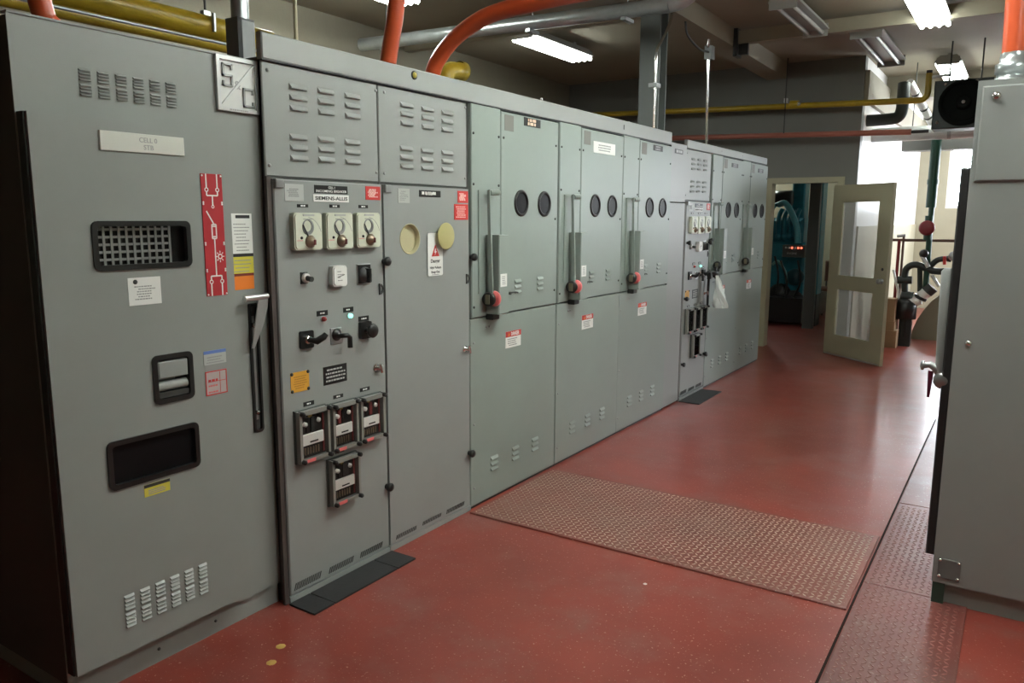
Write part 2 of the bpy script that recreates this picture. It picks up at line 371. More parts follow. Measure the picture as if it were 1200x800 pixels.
MB().box(.02, LW-.02, -.026, -.022, .004, .02).build('kick_strip', ALU, leaf)

# --- floor plates (parts of the floor)
def lugs(x0, x1, y0, y1, z, pitch, m, parent):
    b = MB(); nx = int((x1-x0)/pitch); ny = int((y1-y0)/pitch)
    for i in range(nx):
        for j in range(ny):
            cx, cy = x0+(i+.5)*pitch, y0+(j+.5)*pitch; a = math.pi/4 if (i+j) % 2 else -math.pi/4
            c, s = math.cos(a), math.sin(a); L, w, h = pitch*.5, pitch*.17, .002
            P = lambda u, v, q: (cx+u*c-v*s, cy+u*s+v*c, z+q)
            b.add([P(-L, 0, 0), P(0, -w, 0), P(L, 0, 0), P(0, w, 0), P(-L*.5, 0, h), P(L*.5, 0, h)], [(0, 1, 4), (1, 5, 4), (1, 2, 5), (2, 3, 5), (3, 4, 5), (3, 0, 4)])
    return b.build('tread_pattern', m, parent, kind='stuff')
def plate(x0, x1, y0, y1, m, lug, pitch=.03, t=.006):
    p = MB()
    r = lambda z, d: [(x0+d, y0+d, z), (x1-d, y0+d, z), (x1-d, y1-d, z), (x0+d, y1-d, z)]
    v = r(.0, 0)+r(t-.002, 0)+r(t, .003); f = [(8, 9, 10, 11)]
    for k in (0, 4):
        for i in range(4): j = (i+1) % 4; f.append((k+i, k+j, k+4+j, k+4+i))
    p.add(v, f); o = p.build('checker_plate', m, floor)
    if lug: lugs(x0+.012, x1-.012, y0+.012, y1-.012, t, pitch, lug, o)
    return o
plate(.03, 1.965, 3.292, 4.19, PLATE, LUG, .028, .009)
plate(1.985, 2.385, .3, 3.60, PLATE2, LUG2, .028)
plate(1.985, 2.385, 3.606, 4.775, PLATE2, LUG2, .028)
plate(1.985, 2.385, 4.781, 7.05, PLATE2, None)
MB().box(1.971, 1.981, .3, 7.05, .0003, .001).build('floor_joint', mat('joint grime', (.02, .012, .01), .9, spec=.1), floor)

# ================================================================== SHARED SMALL PARTS
def louvre_mesh(w, h, d, m, name='louvre'):
    b = MB(); t = w*.06
    b.add([(0, 0, h), (0, w, h), (d, w-t, h*.25), (d, t, h*.25), (d, t, 0), (d, w-t, 0), (0, w, 0), (0, 0, 0)],
          [(0, 1, 2, 3), (3, 2, 5, 4), (1, 6, 5, 2), (0, 3, 4, 7), (7, 4, 5, 6)][:4]+[(4, 5, 6, 7)])
    return shared(name, b, m)
SCREW = shared('screw', MB().lathe((0, 0, 0), (1, 0, 0), [(0, .0075), (.003, .007), (.005, .004), (.0055, 0)], 8), STEELP)
SCREWD = shared('screw', MB().lathe((0, 0, 0), (1, 0, 0), [(0, .0075), (.003, .007), (.005, .004), (.0055, 0)], 8), DGREY)
def screw(parent, px, py, x=0.0, dark=False, name='screw'):
    p = PX(px, py, x); return inst(name, SCREWD if dark else SCREW, parent, p)
def louvres(parent, centers, x, me, w, h, pitch, n=3):
    for c in centers:
        p = PX(*c, x)
        for k in range(n): inst('louvre', me, parent, (x, p.y-w/2, p.z+(n-1)/2*pitch-k*pitch-h/2))

# ================================================================== S AND C SWITCH CABINET
XS = -.05
sc_ = thing('switch_cabinet', 'wide grey interrupter switch cabinet with barred viewing window and embossed corner emblem', 'cabinet', (XS-.5, 1.61, 0))
Y0, Y1, ZT = 1.172, 2.052, 2.187
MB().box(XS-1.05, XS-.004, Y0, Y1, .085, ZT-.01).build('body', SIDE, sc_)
dr = (1.18, 1.862, .128, 1.907)
wv = rc((109, 262), (222, 309)); wl = rc((127, 521.5), (232, 543)); hp = rc((180, 420), (225, 463))
slot = rc((290, 356), (308.5, 504), XS)
hole = [(wv[0], wv[1], wv[2], wv[3]), (wl[0], wl[1], wl[2], wl[3]), (hp[0], hp[1], hp[2], hp[3])]
MB().holed(XS-.004, XS, Y0, Y1, .085, ZT, rects=[(dr[0]+.03, dr[1]-.03, dr[2]+.03, dr[3]-.03), slot]).build('front_frame', GREY, sc_)
MB().box(XS-.05, XS-.03, dr[0]+.01, dr[1]-.01, dr[2]+.01, dr[3]-.01).build('inner_barrier', DGREY, sc_)
MB().box(XS-.03, XS+.004, Y0, Y1, ZT-.004, ZT+.002).build('top_lip', GREYL, sc_)
MB().box(XS-.9, XS-.012, Y0+.02, Y1-.005, 0, .085).build('plinth', GREY, sc_)
door = MB().holed(-.004, 0, *dr, rects=hole)
door.box(-.045, -.004, dr[0], dr[0]+.004, dr[2], dr[3]).box(-.045, -.004, dr[1]-.004, dr[1], dr[2], dr[3]).box(-.045, -.004, dr[0], dr[1], dr[3]-.004, dr[3]).box(-.045, -.004, dr[0], dr[1], dr[2], dr[2]+.004)
door = door.build('door', GREY, sc_)
MB().box(-.047, -.012, dr[0]-.006, dr[0]-.001, dr[2], dr[3]).build('gasket', BLACK, door)
def gasket(h, w=.017, x1=.007, name='window_gasket'):
    return MB().ring(rrect(h[0]-w*.5, h[1]+w*.5, h[2]-w*.5, h[3]+w*.5, .02), rrect(h[0]+w*.5, h[1]-w*.5, h[2]+w*.5, h[3]-w*.5, .012), -.01, x1).build(name, BLACK, door)
for h in hole: gasket(h)
# upper window: barred grid behind the glass
g = MB(); gy = lin(wv[0]-.03, wv[1]-.05, 13); gz = lin(wv[2]-.0, wv[3]+.005, 7)
for i, y in enumerate(gy): MB().box(-.033, -.030, y-.004, y+.004, gz[0], gz[-1]).build('grid_bar', STEELP, door)
for z in gz: MB().box(-.0345, -.0315, gy[0], gy[-1], z-.004, z+.004).build('grid_bar', STEELP, door)
MB().box(-.012, -.010, wv[0], wv[1], wv[2], wv[3]).build('window_glass', glass, door)
MB().box(-.0442, -.043, wv[0]-.05, wv[1]+.03, wv[2]-.05, wv[3]+.05).build('window_backing', BLACK, door)
MB().box(-.012, -.010, wl[0], wl[1], wl[2], wl[3]).build('window_glass', DARKGLASS, door)
# recessed pull handle
MB().box(-.043, -.040, hp[0], hp[1], hp[2], hp[3]).build('pull_recess', SIDE, door)
hy0, hy1 = hp[0]+.012, hp[1]-.012; hz = hp[3]-hp[2]
MB().panel(-.02, .006, hy0, hy1, hp[3]-.075, hp[3]-.016, .004).build('pull_plate', GREYL, door)
MB().box(-.04, -.03, hy0, hy1-.03, hp[2]+.055, hp[3]-.075).build('pull_backplate', GREYL, door)
MB().tube([(-.015, hy0, hp[2]+.05), (-.015, hy1, hp[2]+.05)], .017).build('pull_bar', GREYL, door)
MB().box(-.03, .002, hy0, hy1, hp[2]+.012, hp[2]+.03).build('pull_ledge', DGREY, door)
# slot with operating lever on the stile
MB().ring(rrect(*slot[:2], *slot[2:], .014), rrect(slot[0]+.009, slot[1]-.009, slot[2]+.01, slot[3]-.01, .008), XS-.02, XS+.008).build('slot_gasket', BLACK, sc_)
MB().box(XS-.022, XS-.018, *slot).build('slot_back', BLACK, sc_)
lv = thing; ty = (slot[0]+slot[1])/2
xl = XS+.034; LP = lambda px, py: (lambda q: (q.y, q.z))(PX(px, py, xl))
lever = MB().prism([LP(*q) for q in ((313.5, 345), (313, 358), (308, 380), (297.5, 408), (295, 408), (298, 384), (301, 358), (303, 345))], 0, xl, xl+.005).build('operating_lever', ALU, sc_)
u, v = LP(313, 346.5), LP(285, 350); MB().tube([(xl, *u), (xl+.006, (u[0]+v[0])/2, (u[1]+v[1])/2), (xl+.006, *v)], .012).build('lever_grip', ALU, lever)
MB().box(XS-.01, XS+.0, ty-.006, ty+.004, slot[2]+.05, slot[3]-.05).build('slide_bar', STEELP, sc_)
for z in (slot[3]-.085, slot[2]+.08): MB().lathe((XS-.012, ty, z), (1, 0, 0), [(0, .011), (.018, .011), (.022, .006), (.023, 0)], 12).build('pivot_bolt', CHROME, sc_)
# louvres, two banks of six columns of eight
def bank(parent, tl, br, x, cols=6, rows=8):
    y0, y1, z0, z1 = rc(tl, br, x); pw = (y1-y0)/(cols-1+.64); w = pw*.64; gap = .006; ph = (z1-z0-gap)/rows
    me = louvre_mesh(w, ph*.72, .007, GREY)
    for i in range(cols):
        for k in range(rows):
            inst('louvre', me, parent, (x, y0+i*pw, z1-(k+1)*ph-(gap if k >= rows//2 else 0)+ph*.14))
bank(sc_, (91, 79), (207, 127), XS)
bank(door, (145, 698), (244, 693), 0)
# emblem
e = rc((250, 63), (302, 135), XS); ex = XS+.002
emb = MB().panel(XS, ex+.004, e[0], e[1], e[2], e[3], .003).build('emblem', ALU, sc_, label='square silver emblem plate with raised letters')
EM = mat('silver emblem face', (.62, .63, .62), .4)
MB().ring([(e[0], e[2]), (e[1], e[2]), (e[1], e[3]), (e[0], e[3])], [(e[0]+.014, e[2]+.014), (e[1]-.014, e[2]+.014), (e[1]-.014, e[3]-.014), (e[0]+.014, e[3]-.014)], ex, ex+.012).build('emblem_rim', ALU, emb)
wE, hE = e[1]-e[0], e[3]-e[2]
MB().box(ex+.004, ex+.0045, e[0]+.012, e[1]-.012, e[2]+.012, e[3]-.012).build('emblem_face', EM, emb)
a, b = Vector((0, e[0]+.014, e[2]+.014)), Vector((0, e[1]-.014, e[3]-.014)); d = (b-a).normalized(); nrm = Vector((0, -d.z, d.y))*.004
MB().prism([(q.y, q.z) for q in (a-nrm, b-nrm, b+nrm, a+nrm)], 0, ex+.004, ex+.011).build('emblem_diagonal', ALU, emb)
def stroke(pts, r, name):
    b = MB()
    for p, q in zip(pts, pts[1:]):
        y0_, y1_ = sorted((p[0], q[0])); z0_, z1_ = sorted((p[1], q[1])); b.box(ex+.004, ex+.011, y0_-r, y1_+r, z0_-r, z1_+r)
    return b.build(name, STEELP, emb)
S = lambda u, v: (e[0]+u*wE, e[2]+v*hE)
stroke([S(.36, .78), S(.36, .85), S(.16, .85), S(.16, .65), S(.36, .65), S(.36, .47), S(.16, .47), S(.16, .53)], .0035, 'letter')
stroke([S(.86, .38), S(.86, .45), S(.64, .45), S(.64, .13), S(.86, .13), S(.86, .20)], .0035, 'letter')
text('&', e[0]+wE*.5, e[2]+hE*.5, ex+.006, hE*.16, STEELP, emb, name='letter')
bars(emb, e[0]+wE*.25, e[1]-wE*.25, [e[2]+.006], .005, ex+.012, STEELP, words=True)
# stickers and plates
o, r = sticker(door, (115, 152), (215.5, 183), 0, mat('pale plastic plate', (.62, .62, .57), .45), 'nameplate', .006, 'long pale nameplate')
hh = r[3]-r[2]; text('CELL 0', (r[0]+r[1])/2+.015, r[2]+.68*hh, .006, hh*.26, GINK, o, bold=.3); text('STB', (r[0]+r[1])/2+.015, r[2]+.30*hh, .006, hh*.26, GINK, o, bold=.3)
o, r = sticker(door, (149, 326), (189.5, 355), 0, WHITE, 'notice', label='white printed notice')
bars(o, r[0]+.02, r[1]-.02, lin(r[3]-.03, r[2]+.02, 6), .004, .0015, GINK, .4, words=True)
MB().lathe((.0015, r[0]+.026, r[3]-.014), (1, 0, 0), [(0, .008), (.0006, .008), (.0007, 0)], 12).build('print', INK, o)
o, r = sticker(door, (238, 412), (265, 424), 0, STICK, 'notice'); MB().box(.0015, .002, r[0], r[1], r[3]-.012, r[3]).build('print', BLUE, o)
bars(o, r[0]+.01, r[1]-.01, lin(r[3]-.025, r[2]+.008, 3), .004, .0015, GINK, .2, words=True)
o, r = sticker(door, (240, 436), (266.5, 459), 0, mat('pink grey notice', (.45, .38, .38), .5), 'notice')
MB().ring([(r[0], r[2]), (r[1], r[2]), (r[1], r[3]), (r[0], r[3])], [(r[0]+.004, r[2]+.004), (r[1]-.004, r[2]+.004), (r[1]-.004, r[3]-.004), (r[0]+.004, r[3]-.004)], .0015, .002).build('border', RED, o)
MB().box(.0015, .002, r[0]+.06*1, r[0]+.062, r[2]+.006, r[3]-.006).box(.0015, .002, r[0]+.01, r[1]-.006, (r[2]+r[3])/2+.004, (r[2]+r[3])/2+.006).build('print', RED, o)
bars(o, r[0]+.01, r[0]+.055, [r[3]-.035], .008, .0015, RED, .1, words=True); bars(o, r[0]+.01, r[0]+.055, lin(r[2]+.035, r[2]+.012, 2), .006, .0015, PINK, .1, words=True)
o, r = sticker(door, (168.5, 569), (199.5, 573.5), 0, YEL, 'notice'); r = rc((168.5, 569), (199.5, 573.5), 0)
MB().box(.0015, .002, r[0], r[1], r[3]-.011, r[3]).build('print', INK, o); bars(o, r[0]+.01, r[1]-.01, lin(r[3]-.022, r[2]+.008, 3), .003, .0015, GINK, .2)
o, r = sticker(sc_, (270, 250), (296.5, 297), XS, WHITE, 'notice'); MB().box(XS+.0015, XS+.002, r[0]+.02, r[1]-.01, r[3]-.018, r[3]-.006).build('print', INK, o)
bars(o, r[0]+.008, r[1]-.008, lin(r[3]-.04, r[2]+.014, 9), .0035, XS+.0015, GINK, .3, words=True)
o, r = sticker(sc_, (271, 297.5), (297.5, 320), XS, YEL, 'notice'); MB().box(XS+.0015, XS+.002, r[0], r[1], r[3]-.012, r[3]).build('print', INK, o)
bars(o, r[0]+.008, r[1]-.008, lin(r[3]-.026, r[2]+.01, 4), .0035, XS+.0015, GINK, .2, words=True)
o, r = sticker(sc_, (272, 321), (298, 338), XS, ORG, 'notice'); MB().box(XS+.0015, XS+.002, r[0], r[1], r[3]-.01, r[3]).build('print', mat('dark red ink', (.2, .03, .02), .6), o)
# red one-line diagram on the door
o, r = sticker(door, (234, 203), (266.5, 345), 0, REDP, 'mimic_diagram', .003, 'tall red one-line diagram plate'); x3 = .003
def dl(pts, w=.0025):
    b = MB()
    for p, q in zip(pts, pts[1:]):
        p, q = [Vector((0, r[0]+u*(r[1]-r[0]), r[2]+v*(r[3]-r[2]))) for u, v in (p, q)]
        d = (q-p).normalized(); n = Vector((0, -d.z, d.y))*w; b.prism([(t.y, t.z) for t in (p-n, q-n, q+n, p+n)], 0, x3, x3+.0006)
    return b.build('print', WINK, o)
def dring(u, v, rad):
    y, z = r[0]+u*(r[1]-r[0]), r[2]+v*(r[3]-r[2]); c = [(math.cos(t*math.pi/8), math.sin(t*math.pi/8)) for t in range(16)]
    MB().ring([(y+rad*a, z+rad*b) for a, b in c], [(y+rad*.6*a, z+rad*.6*b) for a, b in c], x3, x3+.0008).build('print', WINK, o)
for s in (0, 1):
    u = .24 if s == 0 else .75
    dl([(u, 1), (u, .885)]); dring(u, .872, .008); dl([(u, .858), (u, .825), (.5, .825)]); dl([(u, .0), (u, .105)]); dring(u, .118, .008); dl([(u, .132), (u, .165), (.5, .165)])
dl([(.5, .825), (.5, .745)]); dring(.5, .735, .006); dl([(.48, .60), (.18, .70)]); dl([(.5, .6), (.5, .475)][:1]+[(.5, .585)]); dl([(.5, .475), (.5, .165)])
dl([(.40, .475), (.60, .475), (.60, .59), (.40, .59), (.40, .475)]); dl([(.40, .49), (.60, .49)]); dl([(.40, .575), (.60, .575)])
dring(.72, .325, .010)
for k in range(8):
    t = k*math.pi/4; dl([(.72+.13*math.cos(t), .325+.03*math.sin(t)), (.72+.2*math.cos(t), .325+.047*math.sin(t))], .0017)
for v in (.985, .77, .755, .44, .425, .22, .205, .012):
    for u in (.06, .94): MB().lathe((x3, r[0]+u*(r[1]-r[0]), r[2]+v*(r[3]-r[2])), (1, 0, 0), [(0, .0035), (.001, .0035), (.0012, 0)], 8).build('rivet', WINK, o)
MB().lathe((XS-.012, 1.74, .05), (1, 0, 0), [(0, .006), (.004, .006), (.005, 0)], 8).build('bolt', DGREY, sc_)
MB().lathe((XS-.012, 1.5, .05), (1, 0, 0), [(0, .006), (.004, .006), (.005, 0)], 8).build('bolt', DGREY, sc_)

# ================================================================== BREAKER CELL
HT, ZF, ZV, ZS = 2.29, 2.192, 1.76, 1.068
A_, B_, C_ = 2.036, 2.672, 3.338
XV = -.012
LV1 = louvre_mesh(.092, .02, .010, GREYL); LV2 = louvre_mesh(.075, .02, .010, GREEN); LV3 = louvre_mesh(.07, .02, .010, GREEN)
KNOB = shared('latch_knob', MB().lathe((0, 0, 0), (1, 0, 0), [(0, .013), (.01, .011), (.016, .02), (.03, .021), (.036, .015), (.037, 0)], 14), BLACK)
def dring_part(parent, px, py, x=0.0):
    p = PX(px, py, x); c = [(p.y-.012, p.z-.024), (p.y-.012, p.z+.024)]+[(p.y-.012+.03*math.cos(t), p.z+.026*math.sin(t)) for t in lin(math.pi/2, -math.pi/2, 7)]
    i = [(p.y-.006, p.z-.014), (p.y-.006, p.z+.014)]+[(p.y-.008+.019*math.cos(t), p.z+.015*math.sin(t)) for t in lin(math.pi/2, -math.pi/2, 7)]
    MB().ring(c, i, x, x+.006).build('hasp', DGREY, parent)
def t_latch(parent, px, py, x=0.0):
    p = PX(px, py, x); o = MB().lathe((x, p.y, p.z), (1, 0, 0), [(0, .018), (.006, .018), (.008, .009), (.035, .009), (.036, 0)], 14).build('tee_latch', CHROME, parent)
    MB().tube([(x+.033, p.y-.006, p.z+.02), (x+.036, p.y, p.z), (x+.033, p.y+.006, p.z-.02)], .007, 8).build('latch_bar', CHROME, o)
    MB().tube([(x+.012, p.y, p.z-.004), (x+.012, p.y+.035, p.z+.002)], .008, 8).build('latch_bolt', STEELP, o)
def hinge(parent, y, z, x=0.0):
    MB().panel(x-.01, x+.014, y, y+.04, z-.035, z, .003).build('door_hinge', STEELP, parent)
def slots(parent, tl, br, x=0.0):
    y0, y1, z0, z1 = rc(tl, br, x); n = 14; p = (y1-y0)/n
    for k in range(n):
        y = y0+k*p; s = (z1-z0)*.35
        MB().prism([(y, z0), (y+p*.5, z0), (y+p*.5+s, z1), (y+s, z1)], 0, x-.002, x+.0012).build('vent_slot', BLACK, parent)
def cell_body(root, y0, y1, y0d):
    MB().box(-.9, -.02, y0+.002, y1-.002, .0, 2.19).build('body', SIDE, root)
def vent_panel(root, y0, y1, cu, cl, scr):
    p = MB().panel(-.02, XV, y0+.003, y1-.003, ZV+.002, ZF-.004, .004).build('vent_panel', GREYL, root)
    louvres(p, cu+cl, XV, LV1, .092, .02, .041)
    for s in scr: screw(p, *s, XV)
    return p
c1 = thing('breaker_cubicle', 'grey breaker cubicle with three cream meters and four glass relays beside the emblem cabinet', 'cabinet', (-.3, (A_+B_)/2, 0))
cell_body(c1, 2.056, B_, 0)
vent_panel(c1, A_, B_, [(349.5, 114.5), (382, 119), (413, 124)], [(350.2, 172.7), (382.5, 175), (413.2, 177.7)], [(313, 82), (315.5, 193.5), (440, 106), (441, 202)])
MB().box(-.02, -.006, A_, A_+.02, 0, ZV).build('post', mat('brown shadow post', (.07, .055, .05), .6), c1)  # brown strip, its colour holds the shade of the side recess
dc1 = MB().panel(-.018, 0, A_+.026, B_+.003, .03, ZV-.008, .005).build('door', GREYL, c1)
MB().box(-.02, .004, A_+.02, B_, 0, .027).build('sill', GREYL, c1)
hinge(c1, A_+.028, ZV-.008)
o, r = sticker(dc1, (333, 215), (356, 236), 0, STICK, 'notice'); bars(o, r[0]+.01, r[1]-.01, lin(r[3]-.02, r[2]+.02, 5), .005, .0015, GINK, .4, words=True)
o, r = sticker(dc1, (368, 216.5), (407, 227.5), 0, BLACK, 'nameplate', .003)
hh = r[3]-r[2]; text('CELL 1', (r[0]+r[1])/2, r[2]+.74*hh, .003, hh*.30, WINK, o, bold=.5); text('INCOMING BREAKER', (r[0]+r[1])/2, r[2]+.28*hh, .003, hh*.32, WINK, o, wid=(r[1]-r[0])*.92, bold=.5)
o, r = sticker(dc1, (366.5, 227.5), (408.5, 237.2), 0, WHITE, 'nameplate', .003)
text('SIEMENS-ALLIS', (r[0]+r[1])/2, (r[2]+r[3])/2, .003, (r[3]-r[2])*.5, INK, o, wid=(r[1]-r[0])*.9)
def redtag(parent, tl, br):
    o, r = sticker(parent, tl, br, 0, RED, 'warning_tag', .002); bars(o, r[0]+.012, r[1]-.012, lin(r[3]-.014, r[2]+.014, 6), .006, .002, mat('pink ink', (.75, .45, .42), .5), .3, words=True); return o
redtag(dc1, (428, 218), (445.5, 234.5))
def tinylabel(parent, tl, br):
    o, r = sticker(parent, tl, br, 0, BLACK, 'engraved_label', .002); bars(o, r[0]+.016, r[1]-.016, [(r[2]+r[3])/2], .006, .002, WINK, .1, words=True)
for q in (((348, 239), (361, 243)), ((386, 239.5), (398, 243.5)), ((420, 240), (431, 244))): tinylabel(dc1, *q)
def meter(parent, tl, br, big=True):
    y0, y1, z0, z1 = rc(tl, br, .0); x = .03
    o = MB().ring(rrect(y0, y1, z0, z1, .014), rrect(y0+.004, y1-.004, z0+.004, z1-.004, .012), 0, x-.004)
    o.prism(rrect(y0, y1, z0, z1, .014), 0, 0, x-.006); o = o.build('meter', CREAM if big else WHITE, parent)
    w, h = y1-y0, z1-z0; cy, cz = (y0+y1)/2, (z0+z1)/2
    MB().prism(rrect(y0+.005, y1-.005, z0+.006, z1-.006, .012), 0, x-.006, x).build('meter_face', CREAM if big else WHITE, o)
    if big:
        MB().prism(rrect(y0+w*.3, y1-w*.3, z1-h*.09, z1-h*.04, .002), 0, x, x+.002).build('meter_label', STICK, o)
        cc = [(math.cos(k*math.pi/12), math.sin(k*math.pi/12)) for k in range(24)]; q = w*.2; my, mz = cy-.005, cz+h*.12
        MB().ring([(my+q*a, mz+q*1.05*b) for a, b in cc], [(my-.003+q*.7*a, mz+.004+q*.75*b) for a, b in cc], x, x+.003).build('dial_ring', STEELP, o)
        ar = lin(math.radians(80), math.radians(15), 8); R1 = w*.56
        for i in range(len(ar)-1):
            q4 = [(cy-w*.1+Rr*math.cos(t), cz-h*.16+Rr*math.sin(t)) for Rr, t in ((R1, ar[i]), (R1, ar[i+1]), (R1-.0018, ar[i+1]), (R1-.0018, ar[i]))]
            arcm = (arcm if i else MB()).prism(q4, 0, x, x+.0005)
        arcm.build('scale_arc', GINK, o)
        p, t = Vector((0, cy-.002, cz-h*.22)), Vector((0, cy-w*.23, cz+h*.18)); d = (t-p).normalized(); n = Vector((0, -d.z, d.y))*.0036
        MB().prism([(v.y, v.z) for v in (p-n, t-n*.6, t+n*.6, p+n)], 0, x+.004, x+.0055).build('pointer', DGREY, o)
        MB().lathe((x, cy+w*.02, cz-h*.27), (1, 0, 0), [(0, w*.17), (.008, w*.17), (.012, w*.12), (.018, w*.1), (.02, 0)], 16).build('pointer_hub', mat('bronze hub', (.25, .2, .14), .3, metal=.5), o)
        MB().prism(rrect(cy+w*.04, cy+w*.12, cz-h*.36, cz-h*.22, .002), 0, x+.018, x+.021).build('adjust_slot', mat('dark maroon', (.12, .02, .02), .5), o)
        MB().lathe((x, cy-w*.27, cz-h*.17), (1, 0, 0), [(0, .006), (.004, .005), (.005, 0)], 10).build('zero_screw', INK, o)
        bars(o, cy-w*.2, cy+w*.2, [cz+h*.33], .003, x, GINK, .2, words=True); bars(o, y0+w*.05, y0+w*.3, [cz-h*.24], .002, x, PINK)
    else:
        bars(o, cy-w*.25, cy+w*.25, lin(cz+h*.22, cz-h*.2, 4), .004, x, GINK, .5, words=True)
        n = MB().prism([(cy-w*.22, cz-h*.06), (cy+w*.28, cz+h*.05), (cy+w*.28, cz+h*.08), (cy-w*.22, cz-h*.03)], 0, x, x+.001).build('pointer', INK, o)
    return o
for q in (((338.5, 249), (373, 292)), ((376.5, 249), (409, 291)), ((412.5, 249), (441, 289))): meter(dc1, *q)
meter(dc1, (384.5, 311.5), (402, 334.5), False)
# key switch
y0, y1, z0, z1 = rc((351.5, 319), (360, 332)); o = MB().panel(0, .006, y0, y1, z0, z1, .002).build('key_switch', BLACK, dc1)
MB().lathe((.006, (y0+y1)/2+.004, (z0+z1)/2), (1, 0, 0), [(0, .02), (.008, .02), (.012, .015), (.013, 0)], 16).build('switch_collar', ALU, o)
MB().tube([(.012, (y0+y1)/2+.004, (z0+z1)/2), (.045, (y0+y1)/2+.004, (z0+z1)/2-.004)], .011, 10).build('switch_knob', DGREY, o)
# rotary switch with silver rim
y0, y1, z0, z1 = rc((417.5, 309.5), (434, 332)); o = MB().panel(0, .005, y0, y1, z0, z1, .002).build('rotary_switch', ALU, dc1); cy, cz = (y0+y1)/2, (z0+z1)/2
MB().panel(.005, .008, y0+.004, y1-.004, z0+.004, z1-.004, .001).build('switch_plate', BLACK, o)
MB().lathe((.008, cy, cz-.004), (1, 0, 0), [(0, .036), (.004, .036), (.006, .030), (.018, .027), (.02, 0)], 20).build('switch_dial', mat('dark dial', (.05, .05, .05), .3), o)
MB().panel(.02, .045, cy-.008, cy+.008, cz-.034, cz+.026, .003).build('switch_handle', BLACK, o)
# pilot lights
for (tl, br, lp, m) in (((371, 364.5), (384, 369), (378, 373.5), REDLENS), ((402, 360.5), (414, 364.7), (409, 369.8), GRNLENS)):
    tinylabel(dc1, tl, br); p = PX(*lp); o = MB().lathe((0, p.y, p.z), (1, 0, 0), [(0, .013), (.004, .013), (.005, .0)], 14).build('pilot_light', STEELP, dc1)
    MB().lathe((.004, p.y, p.z), (1, 0, 0), [(0, .0105), (.01, .010), (.016, .006), (.018, 0)], 14).build('lens', m, o)
tinylabel(dc1, (420, 371), (432, 375))
# three control switches
y0, y1, z0, z1 = rc((350, 388.5), (366, 406.5)); o = MB().prism(rrect(y0, y1, z0, z1, .008), 0, 0, .012).build('control_switch', BLACK, dc1); cy, cz = (y0+y1)/2, (z0+z1)/2
MB().tube([(.012, cy, cz), (.04, cy, cz), (.055, cy+.01, cz-.004), (.07, cy+.035, cz+.012), (.075, cy+.045, cz+.024)], [.012, .012, .015, .014, .011], 10).build('pistol_grip', BLACK, o)
MB().lathe((.012, cy, cz), (1, 0, 0), [(0, .018), (.01, .017), (.011, 0)], 14).build('switch_collar', CHROME, o)
y0, y1, z0, z1 = rc((386.5, 385), (400, 401.5)); o = MB().panel(0, .006, y0, y1, z0, z1, .002).build('control_switch', ALU, dc1); cy, cz = (y0+y1)/2, (z0+z1)/2
MB().lathe((.006, cy, cz+.006), (1, 0, 0), [(0, .027), (.004, .027), (.006, .016), (.02, .012), (.021, 0)], 16).build('switch_collar', BLACK, o)
MB().tube([(.012, cy, cz), (.04, cy, cz+.004), (.052, cy+.02, cz+.004), (.055, cy+.03, cz-.005), (.055, cy+.031, cz-.05)], [.011, .011, .011, .011, .012], 10).build('crank_handle', BLACK, o)
y0, y1, z0, z1 = rc((420, 377.5), (433, 395)); o = MB().prism(rrect(y0, y1, z0, z1, .006), 0, 0, .016).build('control_switch', BLACK, dc1); cy, cz = (y0+y1)/2, (z0+z1)/2
MB().lathe((.016, cy, cz), (1, 0, 0), [(0, .012), (.03, .012), (.031, .03), (.04, .032), (.046, .028), (.047, 0)], 18).build('switch_knob', BLACK, o)
# plates
o, r = sticker(dc1, (340, 437.5), (362.5, 456), 0, AMB, 'warning_plate', .002, 'amber plate'); bars(o, r[0]+.014, r[1]-.014, lin(r[3]-.02, r[2]+.016, 6), .004, .002, mat('ochre ink', (.42, .2, .03), .6), .3, words=True)
for u in (0, 1):
    for v in (0, 1): inst('rivet', SCREWD, o, (.002, r[0]+.006+u*(r[1]-r[0]-.012), r[2]+.006+v*(r[3]-r[2]-.012)))
o, r = sticker(dc1, (378.5, 430.5), (406.5, 445.5), 0, BLACK, 'instruction_plate', .002, 'black engraved plate'); bars(o, r[0]+.01, r[1]-.01, [r[3]-.016, r[3]-.032, r[2]+.032, r[2]+.016], .007, .002, mat('dull white ink', (.45, .45, .43), .5), .2, words=True)
t_latch(dc1, 440, 430.5)
inst('latch_knob', KNOB, c1, PX(449.5, 306)); inst('latch_knob', KNOB, c1, PX(453, 569.5)); dring_part(dc1, 446, 338.5)
